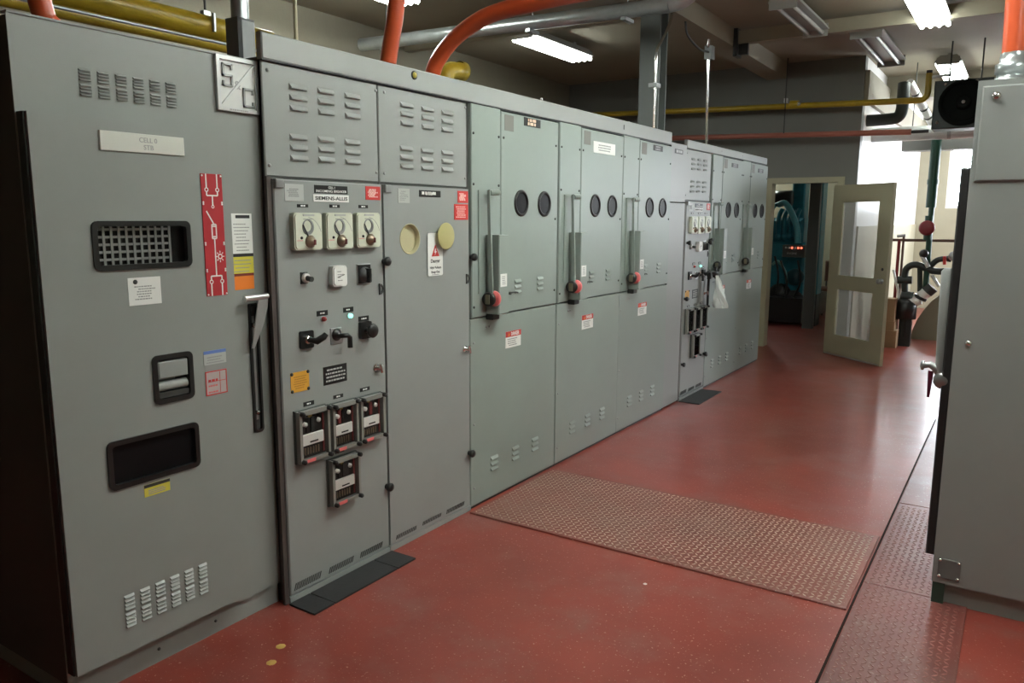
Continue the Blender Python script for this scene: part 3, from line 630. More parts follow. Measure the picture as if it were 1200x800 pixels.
# relays behind glass covers
def relay(parent, tl, br, lab):
    y0, y1, z0, z1 = rc(tl, br); w, h = y1-y0, z1-z0; x = .035
    o = MB().panel(0, .012, y0, y1, z0, z1, .003).build('protective_relay', mat('relay case', (.05, .06, .055), .4), parent)
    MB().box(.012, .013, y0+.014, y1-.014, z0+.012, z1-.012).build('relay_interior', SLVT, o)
    F = mat('relay cover rim', (.22, .22, .20), .35)
    MB().ring([(y0+.004, z0+.004), (y1-.002, z0+.004), (y1-.002, z1-.004), (y0+.004, z1-.004)], [(y0+.018, z0+.018), (y1-.014, z0+.018), (y1-.014, z1-.022), (y0+.018, z1-.022)], .012, x).build('cover_rim', F, o)
    MB().panel(.014, .024, y0+.026, y1-.03, z0+h*.32, z0+h*.53, .002).build('relay_nameplate', WHITE, o)
    MB().box(.024, .0246, y0+w*.38, y1-w*.36, z0+h*.36, z0+h*.39).build('print', INK, o)
    for u, v in ((.26, .72), (.68, .75)): MB().lathe((.014, y0+u*w, z0+v*h), (1, 0, 0), [(0, .010), (.012, .010), (.013, 0)], 10).build('terminal_post', WHITE, o)
    for u in (.35, .5, .6): MB().box(.014, .02, y0+(u-.05)*w, y0+(u+.05)*w, z0+h*.56, z0+h*.84).build('coil', random.choice([MAROON, BLACK, DGREY]), o)
    MB().box(.014, .017, y0+w*.38, y0+w*.5, z0+h*.82, z0+h*.88).build('flag', mat('dull yellow flag', (.3, .22, .05), .5), o)
    MB().box(.014, .018, y0+w*.13, y0+w*.18, z0+h*.12, z0+h*.85).build('wire', MAROON, o); MB().box(.014, .018, y1-w*.17, y1-w*.13, z0+h*.12, z0+h*.85).build('wire', MAROON, o)
    for k in range(6): MB().box(.014, .018, y0+w*(.24+.085*k), y0+w*(.27+.085*k), z0+h*.14, z0+h*.27).build('terminal', mat('tarnished brass', (.3, .24, .17), .4, metal=.5), o)
    MB().box(x, x+.002, y0+w*.2, y0+w*.48, z0+.003, z0+.017).build('test_tag', PINK, o)
    for u in (.09, .94):
        for v in (.05, .95): MB().lathe((.02, y0+u*w, z0+v*h), (1, 0, 0), [(0, .010), (.03, .010), (.034, .006), (.035, 0)], 10).build('cover_nut', BLACK, o)
    MB().box(x-.006, x-.004, y0+.016, y1-.012, z0+.016, z1-.02).build('cover_glass', glass, o)
    tinylabel(parent, *lab)
relay(dc1, (343, 482), (382, 532), ((355.5, 471.5), (368, 473.5)))
relay(dc1, (382.5, 473.5), (415.2, 520), ((390.5, 463.5), (402, 464.8)))
relay(dc1, (415.6, 465.5), (446, 509.5), ((421.8, 455), (433, 456.5)))
relay(dc1, (382, 538.5), (417.5, 580), ((392.7, 527), (403.3, 528.5)))
for q in (((344.4, 684.5), (376, 676.5)), ((385, 665.5), (414, 657.6)), ((421.6, 647.5), (448, 640.5))): slots(dc1, *q)

# ================================================================== AUXILIARY CELL (round openings)
c2 = thing('auxiliary_cubicle', 'grey cubicle with one round opening, swung olive cover and hanging danger tag', 'cabinet', (-.3, (B_+C_)/2, 0))
cell_body(c2, B_, C_, 0)
vent_panel(c2, B_, C_, [(476.6, 133.6), (501, 138), (524, 142)], [(476.3, 184), (500.5, 186.5), (524, 188.5)], [(450, 108), (450.3, 203), (545, 126), (545, 209)])
hc = PX(480.5, 280); cc_ = PX(518, 276.5)
dc2 = MB().holed(-.018, 0, B_+.012, C_-.004, .03, ZV-.008, circs=[(hc.y, hc.z, .068)]).build('door', GREYL, c2)
MB().lathe((-.0195, hc.y, hc.z), (1, 0, 0), [(0, .068), (.001, .0)], 28).build('opening_backing', CREAMIN, dc2)
MB().lathe((-.018, hc.y, hc.z), (1, 0, 0), [(0, .064), (.019, .068), (.021, .072), (.019, .0735), (0, .0735)], 28).build('opening_collar', CREAMIN, dc2)
dk = MB().lathe((.024, cc_.y, cc_.z), (1, 0, 0), [(0, 0), (0, .066), (.003, .067), (.004, .064), (.004, 0)], 28).build('swing_cover', YDISC, dc2)
MB().lathe((0, cc_.y, cc_.z+.02), (1, 0, 0), [(0, .006), (.024, .006)], 8).build('cover_pivot', STEELP, dk)
MB().box(-.02, .004, B_+.006, C_, 0, .027).build('sill', GREYL, c2)
hinge(c2, B_+.014, ZV-.008)
o, r = sticker(dc2, (466, 220.5), (480, 238), 0, mat('worn sticker', (.40, .405, .39), .5), 'notice'); bars(o, r[0]+.008, r[1]-.008, lin(r[3]-.014, r[2]+.014, 6), .004, .0015, GINK, .4, words=True)
o, r = sticker(dc2, (491, 222.5), (516, 231.3), 0, BLACK, 'nameplate', .003); bars(o, r[0]+.045, r[1]-.045, [r[3]-.016], .013, .003, WINK, .1, words=True); bars(o, r[0]+.012, r[1]-.012, [r[2]+.018], .014, .003, WINK, .1, words=True)
redtag(dc2, (536, 223.5), (548.3, 237.8)); redtag(dc2, (532, 239), (548.3, 257.5))
y0, y1, z0, z1 = rc((500, 273), (518, 322)); tg = MB().prism(rrect(y0, y1, z0, z1, .01), 0, .004, .006).build('danger_tag', WHITE, label='white hanging tag reading danger high voltage keep out', cat='tag')
ym = (y0+y1)/2; ORG0[tg.name] = Vector((0, 0, 0))
MB().prism([(ym-.03, z1-.115), (ym+.03, z1-.115), (ym, z1-.055)], 0, .006, .0066).build('warning_triangle', RED, tg)
MB().prism([(ym-.002, z1-.075), (ym-.010, z1-.097), (ym-.001, z1-.097), (ym-.006, z1-.112), (ym+.009, z1-.090), (ym+.001, z1-.090), (ym+.006, z1-.075)], 0, .0066, .007).build('print', WINK, tg)
text('Danger', ym, z1-.140, .006, .018, INK, tg); text('High Voltage', ym, z1-.172, .006, .012, INK, tg, wid=.088); text('Keep Out', ym, z1-.194, .006, .012, INK, tg, wid=.066)
bars(tg, ym-.035, ym+.035, lin(z1-.22, z0+.02, 3), .003, .006, GINK, .3)
inst('latch_knob', KNOB, c2, PX(551.5, 301)); inst('latch_knob', KNOB, c2, PX(549.5, 530.5)); dring_part(dc2, 547.5, 326.5); t_latch(dc2, 544.5, 408.5)
for q in (((464, 627.5), (488, 620)), ((495, 611.5), (517, 604.5)), ((523, 597.5), (544, 591.5))): slots(dc2, *q)

# ================================================================== SWITCH CELLS
EYEF = shared('viewing_port', MB(), BLACK)
def switch_cell(label, y0, y1):
    t = thing('switch_cubicle', label, 'cabinet', (-.3, (y0+y1)/2, 0), 'switch cubicles')
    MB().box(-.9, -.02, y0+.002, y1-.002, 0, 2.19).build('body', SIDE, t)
    ys = y0+.292
    n = MB().panel(-.019, .004, y0+.018, ys-.002, ZS+.004, ZF-.004, .005).build('handle_panel', GREEN, t)
    d = MB().panel(-.019, .006, ys+.002, y1-.004, ZS+.004, ZF-.014, .005).build('upper_door', GREEN, t)
    l = MB().panel(-.019, .002, y0+.004, y1-.003, .014, ZS-.004, .004).build('lower_panel', GREEN, t)
    MB().box(-.02, -.006, y0, y1, 0, .012).build('sill', DGREY, t)
    for yy in (.499, .758):
        c = (y0+yy, 1.689)
        o = MB().lathe((.006, *c), (1, 0, 0), [(0, .076), (.006, .075), (.009, .066), (.007, .060), (.001, .059)], 28).build('viewing_port', BLACK, d)
        MB().lathe((.006, *c), (1, 0, 0), [(.001, .06), (.0015, .0)], 28).build('port_glass', DARKGLASS, o)
    h = MB().panel(.0, .092, y0+.148, y0+.246, 1.085, 1.515, .004).build('operator_housing', GREEN, t)
    for a, b in ((.03, 1.22), (.07, 1.20), (.07, 1.125), (.03, 1.125)):
        MB().lathe((a, y0+.148, b), (0, -1, 0), [(0, .006), (.004, .005), (.0045, 0)], 8).build('screw', STEELP, h)
    MB().panel(.0, .05, y0+.150, y0+.215, 1.052, 1.084, .003).build('operator_lug', BLACK, h)
    y, z1, z0 = y0+.128, 1.735, 1.165
    lev = MB().prism([(.030, 1.75), (.046, 1.752), (.066, 1.2), (.040, 1.2)], 1, y-.006, y+.006).build('operating_lever', GREEN, t)
    MB().tube([(.038, y+.005, 1.738), (.040, y+.085, 1.742)], .017, 10).build('lever_grip', GREEN, lev)
    MB().box(.002, .012, y-.055, y-.035, 1.2, 1.75).build('lever_guide', GREEN, lev)
    hb = MB().lathe((.05, y-.03, 1.17), (0, 1, 0), [(0, 0), (0, .036), (.012, .04), (.028, .036), (.029, 0)], 18).build('lever_hub', BLACK, lev)
    MB().box(.038, .064, y-.036, y-.03, 1.145, 1.195).build('hub_plate', mat('brass plate', (.16, .14, .09), .4), hb)
    MB().lathe((.064, y+.002, 1.172), (0, 1, 0), [(0, 0), (0, .041), (.016, .043), (.02, .038), (.021, 0)], 18).build('lockout_ring', PINK, hb)
    # key interlock
    k = MB().panel(.006, .022, y0+.318, y0+.352, 1.165, 1.20, .004).build('key_interlock', BLACK, d)
    MB().tube([(.02, y0+.335, 1.185), (.045, y0+.335, 1.185)], .009, 8).build('lock_barrel', DGREY, k)
    MB().tube([(.03, y0+.34, 1.186), (.034, y0+.40, 1.186), (.034, y0+.425, 1.182)], .005, 8).build('key', DGREY, k)
    MB().tube([(.012, y0+.322, 1.235), (.02, y0+.326, 1.215), (.012, y0+.334, 1.19)], .006, 8).build('chain', BLACK, k)
    for cy in (.465, .715):
        for q in range(3): inst('louvre', LV3, d, (.006, y0+cy-.035, 1.235-.031*q))
    for cy in (.228, .452, .676):
        for q in range(3): inst('louvre', LV2, l, (.002, y0+cy-.035, .235-.032*q))
    for s in ((.035, 2.04), (.27, 2.04), (.035, 1.78), (.27, 1.78), (.035, 1.13)): inst('screw', SCREWD, n, (.004, y0+s[0], s[1]))
    for s in ((.315, 2.04), (.89, 2.04), (.89, 1.60), (.89, 1.16)): inst('screw', SCREWD, d, (.006, y0+s[0], s[1]))
    for s in ((.035, .935), (.035, .48), (.035, .115), (.155, 1.01), (.185, 1.01)): inst('screw', SCREW, l, (.002, y0+s[0], s[1]))
    g = MB().panel(.006, .0075, y0+.325, y0+.415, 2.08, 2.165, .0004).build('notice', mat('faded notice', (.17, .165, .15), .6), d)
    w = MB().panel(.092, .0935, y0+.158, y0+.222, 1.235, 1.305, .0004).build('notice', WHITE, h); bars(w, y0+.172, y0+.208, lin(1.29, 1.25, 5), .004, .0935, GINK, .2)
    dn = MB().panel(.002, .0035, y0+.345, y0+.508, .862, .958, .0004).build('danger_label', WHITE, l)
    MB().box(.0035, .0042, y0+.345, y0+.508, .925, .958).build('print', RED, dn); text('DANGER', y0+.445, .9415, .0042, .022, WINK, dn, wid=.085)
    MB().prism([(y0+.366, .932), (y0+.392, .932), (y0+.379, .953)], 0, .0042, .0048).build('warning_triangle', ORG, dn)
    bars(dn, y0+.36, y0+.495, lin(.912, .876, 4), .006, .0035, GINK, .3, words=True)
    return t
SW = .925
s1 = switch_cell('greenish grey switch cubicle with black nameplate beside the cubicle with round opening', C_, C_+SW)
def upper_door(t): return [c for c in t.children if c.name.startswith('upper_door')][0]
def plate_on(t, y, z, w, h, m, bar, barc, rows=2, name='nameplate'):
    d = upper_door(t); o = MB().panel(.006, .009, y, y+w, z, z+h, .0006).build(name, m, d)
    bars(o, y+w*.2, y+w*.8, lin(z+h*.72, z+h*.28, rows), bar, .009, barc, .15, words=True); return o
s2 = copy_tree(s1, (0, SW+.004, 0)); relabel(s2, 'greenish grey switch cubicle with a white card under the top rail')
s3 = copy_tree(s1, (0, 2*SW-.006, 0)); relabel(s3, 'greenish grey switch cubicle beside the narrow filler panel, with grey nameplate')
s4 = copy_tree(s1, (0, 7.1-C_, 0), skip=('lockout_ring',)); relabel(s4, 'greenish grey switch cubicle directly beside the breaker cubicle with the hanging plastic bag')
s5 = copy_tree(s1, (0, 8.0-C_, 0), skip=('lockout_ring',)); relabel(s5, 'last switch cubicle of the row beside the doorway')
a = rc((613, 137), (632, 150.5)); plate_on(s1, a[0], a[2], a[1]-a[0], a[3]-a[2], BLACK, .016, mat('orange white ink', (.75, .55, .4), .5))
a = rc((694.5, 165), (719.5, 182.5)); plate_on(s2, a[0], a[2], a[1]-a[0], a[3]-a[2], WHITE, .008, GINK, 3, 'card')
a = rc((765, 169.5), (775.5, 178)); plate_on(s3, a[0], a[2], a[1]-a[0], a[3]-a[2], DGREY, .012, GINK)
a = rc((857, 191), (864, 197)); plate_on(s4, a[0], a[2], a[1]-a[0], a[3]-a[2], DGREY, .012, GINK)
a = rc((888, 197.5), (893.5, 203)); plate_on(s5, a[0], a[2], a[1]-a[0], a[3]-a[2], DGREY, .012, GINK)
# filler panel before the column, second breaker cell
F0, F1 = C_+3*SW-.008, 6.462
fl = thing('filler_panel', 'narrow plain grey filler panel with small black nameplate between switch and breaker cubicles', 'panel', (-.05, (F0+F1)/2, 0))
MB().panel(-.06, -.004, F0+.004, F1-.002, ZV-.02, 2.215, .004).build('upper_cover', GREYL, fl)
MB().panel(-.06, -.004, F0+.004, F1-.002, .01, ZV-.026, .004).build('lower_cover', GREYL, fl)
o, r = sticker(fl, (791, 174), (800, 181), -.004, BLACK, 'nameplate', .003)
bars(o, r[0]+.02, r[1]-.02, [(r[2]+r[3])/2], .02, -.001, STICK, .1, words=True)
MB().box(-.05, -.003, F0, F0+.003, 0, 2.19).build('edge_seam', DGREY, fl)
OFF = F1-A_
c4 = copy_tree(c1, (0, OFF, 0)); relabel(c4, 'grey breaker cubicle with a plastic bag hanging from its switch handle')
for px, py in ((805, 284.5), (830, 284), (802, 350), (824, 414), (798.5, 427)):
    inst('latch_knob', KNOB, c4, PX(px, py))
# plastic bag on the switch handle
p = PX(827, 322); q = PX(834, 363); bz = [(0, .012), (.05, .03), (.12, .05), (.2, .075), (.27, .09), (.3, .088)]
bag = MB(); n = 10; rows = []
for h, w in bz:
    rows.append([(.06+.025*math.sin(j*.9+h*9)+.02*math.cos(2*math.pi*j/n), p.y+.02+h*.28+w*math.cos(2*math.pi*j/n), p.z-h+.012*math.sin(j*1.7+h*20)) if False else
                 (.11+h*.12+w*.75*math.cos(2*math.pi*j/n)+.008*math.sin(3*j+h*30), p.y+.0+h*.1+w*.6*math.sin(2*math.pi*j/n)+.008*math.sin(5*j+h*22), p.z-h*1.0) for j in range(n)])
bag.add([v for r_ in rows for v in r_], [(i*n+j, i*n+(j+1) % n, (i+1)*n+(j+1) % n, (i+1)*n+j) for i in range(len(rows)-1) for j in range(n)]+[tuple(range((len(rows)-1)*n, len(rows)*n))], False)
bag = bag.build('plastic_bag', PLASTIC, label='crumpled clear plastic bag hanging on the distant breaker cubicle', cat='bag')
ck = thing('cable_lock', 'black cable padlock hooked through the switch handle above the plastic bag', 'lock', (.05, p.y, p.z))
MB().tube([(.02, p.y-.09, p.z+.01), (.09, p.y-.05, p.z+.03), (.1, p.y+.02, p.z+.02), (.1, p.y+.06, p.z+.035), (.03, p.y+.10, p.z+.02), (.02, p.y+.18, p.z+.0)], .014, 8).build('cable', BLACK, ck)
MB().panel(.05, .085, p.y-.105, p.y-.065, p.z-.03, p.z+.03, .006).build('lock_body', BLACK, ck)
MB().tube([(.09, p.y+.0, p.z+.08), (.095, p.y+.005, p.z-.03)], .012, 8).build('handle_bar', BLACK, ck)
MB().tube([(.03, p.y+.005, p.z-.02), (.025, p.y+.01, p.z-.33)], .012, 8).build('strap', BLACK, ck)
# top rails
def rail(label, y0, y1, z1, marks):
    t = thing('top_rail', label, 'rail', (-.3, (y0+y1)/2, 2.192))
    MB().panel(-.03, 0, y0, y1, ZF+.0, z1, .005).build('channel', GREYL, t); MB().box(-.88, -.03, y0+.01, y1-.01, ZF-.001, ZF+.012).build('roof_sheet', SIDE, t)
    for m in marks: MB().prism(rrect(m-.006, m+.006, ZF+.035, z1-.03, .003), 0, -.001, .0015).build('lifting_slot', BLACK, t)
    return t
ra = rail('long grey top rail over the main cubicle run, with round yellow plug', A_, F0+.002, HT, [5.2])
p = PX(485, 88.2); MB().lathe((0, p.y, p.z), (1, 0, 0), [(0, .02), (.004, .02), (.005, .0)], 14).build('plug_rim', DGREY, ra); MB().lathe((.004, p.y, p.z), (1, 0, 0), [(0, .014), (.006, .011), (.007, 0)], 12).build('plug', mat('brass plug', (.4, .33, .05), .3), ra)
MB().box(-.004, -.001, A_, F0, ZF-.003, ZF+.001).build('shadow_gap', BLACK, ra)
rail('short grey top rail over the three far cubicles', F1, 8.9, 2.264, [7.35, 8.0])
MB().box(-.25, -.08, 6.40, 6.458, 2.13, 2.20).build('cable_gland_box', BLACK, label='small black box in the gap between the two top rails', cat='box')

# ================================================================== RUBBER MATS
def mat_piece(x0, x1, y0, y1, label, skew=.0):
    t = .008; v = [(x0, y0, 0), (x1, y0+skew, 0), (x1, y1+skew, 0), (x0, y1, 0)]; v += [(a, b, t) for a, b, c in v]
    return MB().add(v, [(3, 2, 1, 0), (4, 5, 6, 7), (0, 1, 5, 4), (1, 2, 6, 5), (2, 3, 7, 6), (3, 0, 4, 7)]).build('rubber_mat', RUBBER, label=label, cat='mat', group='rubber mats')
mat_piece(.008, .158, 2.045, 2.155, 'short black rubber mat piece beside the emblem cabinet plinth')
mat_piece(.008, .158, 2.161, 2.55, 'long black rubber mat strip under the relays of the near breaker cubicle')
mat_piece(.008, .158, 2.556, 2.68, 'short black rubber mat piece between the long strip and the round opening cubicle')
mat_piece(.01, .2, 6.45, 7.05, 'black rubber mat before the breaker cubicle with the plastic bag')

# ================================================================== RIGHT HAND CABINET
rcab = thing('control_cabinet', 'pale grey cabinet end with bolted access panel and orange conduit on top', 'cabinet', (2.7, 4.4, 0))
XR0, YR0 = 2.252, 3.562
MB().box(XR0, 3.3, YR0, 5.4, .098, 2.13).build('body', GREYL, rcab)
MB().box(XR0+.03, 3.27, YR0+.03, 5.37, 0, .098).build('plinth', GREY, rcab)
MB().box(XR0, XR0+.045, YR0+.004, YR0+.05, 0, .098).build('plinth_foot', mat('dark green foot', (.03, .06, .045), .5), rcab)
MB().panelY(YR0-.012, YR0, XR0+.012, 3.25, PY(1145, 213, YR0).z, 2.108, .006).build('access_panel', GREYL, rcab)
pq = PY(1143, 106, YR0-.012); MB().lathe((XR0+.06, YR0-.012, 2.068), (0, -1, 0), [(0, .014), (.004, .016), (.012, .013), (.016, .006), (.0165, 0)], 14).build('bolt', CHROME, rcab)
pb = PY(1135, 402, YR0); MB().lathe((pb.x, YR0, pb.z), (0, -1, 0), [(0, .014), (.006, .013), (.012, .006), (.0125, 0)], 12).build('bolt', CHROME, rcab)
a, b = PY(1099, 651, YR0), PY(1125, 683, YR0)
pt = MB().panelY(YR0-.005, YR0, a.x+.004, b.x-.002, b.z+.006, a.z-.006, .002).build('bolted_plate', mat('dark plate', (.14, .14, .135), .4), rcab)
for u in (.12, .88):
    for v in (.14, .86): MB().lathe((a.x+u*(b.x-a.x), YR0-.005, b.z+v*(a.z-b.z)), (0, -1, 0), [(0, .007), (.004, .006), (.005, 0)], 10).build('bolt', CHROME, pt)
MB().box(XR0-.004, XR0, YR0, YR0+.05, .098, 2.13).build('corner_trim', GREYL, rcab)
ds = PY(1122, 190, YR0+.1); MB().panelY(YR0+.06, YR0+.11, XR0-.04, XR0-.005, .19, 1.81, .006).build('door_edge', mat('charcoal door edge', (.035, .035, .036), .5), rcab)
yh = YR0+.09; HQ = lambda px, py: PY(px, py, yh)
hd = MB().tube([HQ(1111.5, 314), HQ(1111, 318), HQ(1106.5, 380), HQ(1102.5, 436)], [.014, .025, .025, .022], 12).build('lever_handle', GREYL, rcab)
c = HQ(1105, 445); MB().lathe((c.x, yh+.03, c.z), (0, -1, 0), [(0, 0), (0, .036), (.05, .036), (.06, .02), (.061, 0)], 12).build('handle_hub', STEELP, hd)
c = HQ(1098, 432); d = HQ(1090, 427); e_ = HQ(1083, 428); MB().tube([HQ(1104, 442), c, d, e_], [.02, .018, .014, .012], 10).build('hub_arm', STEELP, hd)
MB().lathe(e_, (-1, 0, 0), [(0, .02), (.01, .02), (.014, .01), (.015, 0)], 12).build('hub_nut', STEELP, hd)
MB().tube([HQ(1091, 434), HQ(1087.5, 465)], [.011, .005], 8).build('lock_pin', mat('dark red pin', (.12, .01, .03), .4), hd)
for py in (403, 424): q = HQ(1112, py); MB().tube([q, (XR0, q.y, q.z)], .010, 8).build('handle_bracket', STEELP, hd)

# ================================================================== OVERHEAD CONDUITS AND PIPES
def arc(c, a, b, t0, t1, n=8): return [Vector(c)+Vector(a)*math.cos(t)+Vector(b)*math.sin(t) for t in lin(t0, t1, n)]
def curve(pts, n=6):                                    # Catmull-Rom through the points
    pts = [Vector(p) for p in pts]; P = [2*pts[0]-pts[1]]+pts+[2*pts[-1]-pts[-2]]; out = []
    for i in range(1, len(P)-2):
        for k in range(n):
            t = k/n; a, b, c, d = P[i-1:i+3]
            out.append(.5*((2*b)+(-a+c)*t+(2*a-5*b+4*c-d)*t*t+(-a+3*b-3*c+d)*t**3))
    return out+[pts[-1]]
yo = 3.8
pts = [PY(500, 100, yo)]+[PY(*q, yo) for q in ((508, 83), (516, 66), (530, 48), (550, 31), (575, 17), (610, 7))]
pts[0].z = HT
last = pts[-1]; pts += [Vector((last.x+.35, yo, last.z+.015)), Vector((1.2, yo, last.z+.02)), Vector((2.1, yo, last.z+.02))]+[Vector((2.34-.14+.14*math.sin(t), yo, last.z+.02-.14+.14*math.cos(t))) for t in (.5, 1.0, 1.4)]
oc = thing('orange_conduit', 'orange conduit arching from the main run over the aisle to the right cabinet', 'conduit', (pts[0].x, yo, HT))
endz = 2.13
pts += [Vector((2.345, yo, 2.5)), Vector((2.352, yo, 2.25))]
MB().tube(curve(pts, 5), .046, 14).build('run', OPIPE, oc)
MB().lathe((2.353, yo, 2.131), (0, 0, 1), [(0, .075), (.03, .075), (.032, .06), (.05, .06), (.052, .066), (.09, .066), (.095, .052), (.13, .052)], 8).build('connector', GALV, oc)
y2 = 3.35
pp = [PY(455, 72, y2), PY(459, 45, y2), PY(464, 10, y2)]; pp = [Vector((pp[0].x-.02, y2, HT))]+pp+[Vector((pp[-1].x+.05, y2, 3.1)), Vector((pp[-1].x+.06, y2, 3.449))]
MB().tube(curve(pp, 5), .045, 14).build('orange_conduit', OPIPE, label='upright orange conduit rising to the ceiling over the round opening cubicle', cat='conduit')
p = PX(57, 24, -.35); q = PX(46, 0, -.35)
MB().tube(curve([(-.35, p.y, ZT), (-.35, p.y, p.z), (-.35, q.y, q.z), (-.35, q.y-.1, 2.9), (-.35, q.y-.14, 3.449)], 5), .036, 14).build('orange_conduit', OPIPE, label='orange conduit rising from the top of the emblem cabinet', cat='conduit')
# conduit body on the switch cabinet
cb = thing('conduit_body', 'grey conduit fitting standing on top of the emblem cabinet corner', 'conduit', (-.31, 2.0, ZT))
a = PX(268, 62, -.35); b = PX(293, 62, -.35)
ya, yb = a.y, a.y+.10
yb = min(yb, 2.35)
ya += .045; MB().panel(-.42, -.33, ya, ya+.085, ZT, 2.42, .012).build('box', mat('conduit fitting grey', (.16, .165, .17), .4), cb)
MB().cyl((-.375, ya+.04, 2.415), (-.375, ya+.04, 3.445), .036).build('riser', GALV, cb)
# yellow gas pipes running behind
for (u, v, rr, lab) in (((60, -12), (262, 36), .055, 'upper yellow pipe behind the emblem cabinet'), ((60, 9), (262, 57), .029, 'lower yellow pipe behind the emblem cabinet')):
    p, q = PX(*u, -1.15), PX(*v, -1.15); z = (p.z+q.z)/2
    MB().cyl((-1.15, -1.5, z), (-1.15, 3.05, z), rr, 18).build('yellow_pipe', YPIPE, label=lab, cat='pipe', group='yellow pipes')
p, q = PX(65, 2, -1.0), PX(210, 35, -1.0); MB().cyl((-1.03, -1.5, 2.47), (-1.03, 3.3, 2.47), .008, 8).build('thin_conduit', GALV, label='thin pale conduit strapped along the yellow pipes', cat='conduit')
p = PX(150, 38, -1.2); MB().cyl((-1.3, -1.5, 2.42), (-1.3, 3.2, 2.42), .03, 10).build('grey_pipe', GALV, label='grey pipe running below the yellow pipes', cat='pipe')
p = PX(241, 22, -1.15)
hg = thing('pipe_hanger', 'clevis hanger rod holding the yellow pipes', 'hanger', (-1.15, p.y, 2.6))
MB().cyl((-1.15, p.y, 2.62), (-1.15, p.y, H), .006, 8).build('rod', DGREY, hg); MB().box(-1.165, -1.135, p.y-.02, p.y+.02, 2.585, 2.64).build('clevis', GALV, hg)
MB().cyl((-1.085, p.y, 2.53), (-1.085, p.y, 2.62), .01, 8).build('side_strap', GALV, hg)
ye = thing('yellow_pipe_elbow', 'yellow pipe end behind the top rail below the curved orange conduit', 'pipe', (-.87, 4.3, 2.29))
p = PX(543, 84, -.83); MB().tube(curve([(-.83, p.y-.2, 2.205), (-.83, p.y-.2, p.z-.1), (-.83, p.y-.16, p.z-.02), (-.83, p.y-.02, p.z)], 4), .055, 14).build('run', YPIPE, ye)
MB().lathe((-.83, p.y-.05, p.z), (0, 1, 0), [(0, .062), (.05, .062), (.055, .055), (.056, 0)], 16).build('cap', YPIPE, ye)
# big galvanised pipe across the ceiling, with its hangers
gy = 5.55; gz_ = 3.15
gp = thing('galvanised_pipe', 'long galvanised pipe hung across under the ceiling', 'pipe', (-1.2, gy, gz_))
MB().cyl((-2.75, gy-.1, gz_), (.12, gy+.12, gz_), .055, 16).build('run', GALV, gp)
MB().tube(curve([(.12, gy+.12, gz_), (.22, gy+.13, gz_+.02), (.3, gy+.14, gz_+.1), (.32, gy+.14, H-.001)], 4), .055, 14).build('elbow', GALV, gp)
for x in (-2.45, -1.0, -.2):
    yy = gy+(x+1.3)*.0766
    MB().cyl((x, yy, gz_-.09), (x, yy, H), .006, 6).build('hanger_rod', STEELP, gp); MB().box(x-.02, x+.02, yy-.075, yy+.075, gz_-.085, gz_-.06).build('strut', GALV, gp)
for px, py, x, lab in ((347, 42, -.75, 'brass coloured rod behind the near end of the long top rail'),):
    p = PX(px, py, x); MB().cyl((x, p.y, HT+.0), (x, p.y, 3.449), .010, 8).build('hanger_rod', mat('pale brass rod', (.5, .45, .28), .4), label=lab, cat='rod')
    MB().box(x-.3, x-.02, p.y-.1, p.y-.02, HT, HT+.10).build('junction_box', DGREY, label='dark box on the cubicle roof beside the brass coloured rod', cat='box')
p = PX(635, 108, -.35); MB().cyl((-.35, p.y, HT), (-.35, p.y, HT+.11), .008, 8).build('lifting_eye', WHITE, label='pale stub on the cubicle roof beside the shallow box', cat='stub')
MB().box(-.7, -.45, p.y-.3, p.y+.1, HT, HT+.06).build('roof_box', GREYL, label='shallow grey box on the roof of the main cubicle run', cat='box')
p = PX(737, 140, -.25); MB().cyl((-.25, p.y, HT), (-.25, p.y, HT+.07), .009, 8).build('roof_stub', WHITE, label='pale stub on the cubicle roof before the steel column', cat='stub')
# steel column
col = thing('steel_column', 'grey steel H column rising through the filler panel to the beam', 'column', (-.26, 6.28, 0))
MB().box(-.345, -.17, 6.2, 6.212, 0, 3.275).build('flange', GREYCOL, col); MB().box(-.345, -.17, 6.348, 6.36, 0, 3.275).build('flange', GREYCOL, col); MB().box(-.262, -.252, 6.212, 6.348, 0, 3.275).build('web', GREYCOL, col)
# EMT conduits
em = thing('steel_conduit', 'shiny bent conduit clamped to the steel column', 'conduit', (-.1, 6.05, HT))
q = [PX(766, 150, -.12), PX(768, 100, -.12), PX(769.5, 62, -.12), PX(775, 48, -.12), PX(784, 30, -.12), PX(787.5, 15, -.12), PX(787, -12, -.12)]
q[0].z = HT
q[-1].z = min(q[-1].z, 3.27)
MB().tube(curve(q, 4), .0125, 10).build('run', CHROME, em); c = PX(769, 100, -.12)
MB().box(-.17, -.10, c.y-.04, c.y+.045, c.z-.015, c.z+.015).build('clamp', STEELP, em)
q = [PX(828, 165, -.22), PX(829, 110, -.22), PX(830.5, 55, -.22)]
e2 = thing('steel_conduit', 'straight shiny conduit rising from the far top rail to the beam', 'conduit', (-.22, q[0].y, 2.264)); q[0].z = 2.264; t = q[2].copy()
MB().tube(curve(q+[(-.22, t.y-.02, min(3.2, t.z+.1)), (-.2, t.y-.05, 3.274)], 4), .0125, 10).build('run', CHROME, e2)
MB().box(-.25, -.18, t.y-.03, t.y+.06, 3.10, 3.22).build('conduit_box', STEELP, e2)
MB().tube(curve([(-.21, t.y-.03, 3.16), (-.2, t.y-.3, 3.14), (-.2, t.y-.6, 3.2), (-.15, t.y-.8, 3.27)], 5), .010, 8).build('cable', DGREY, e2)
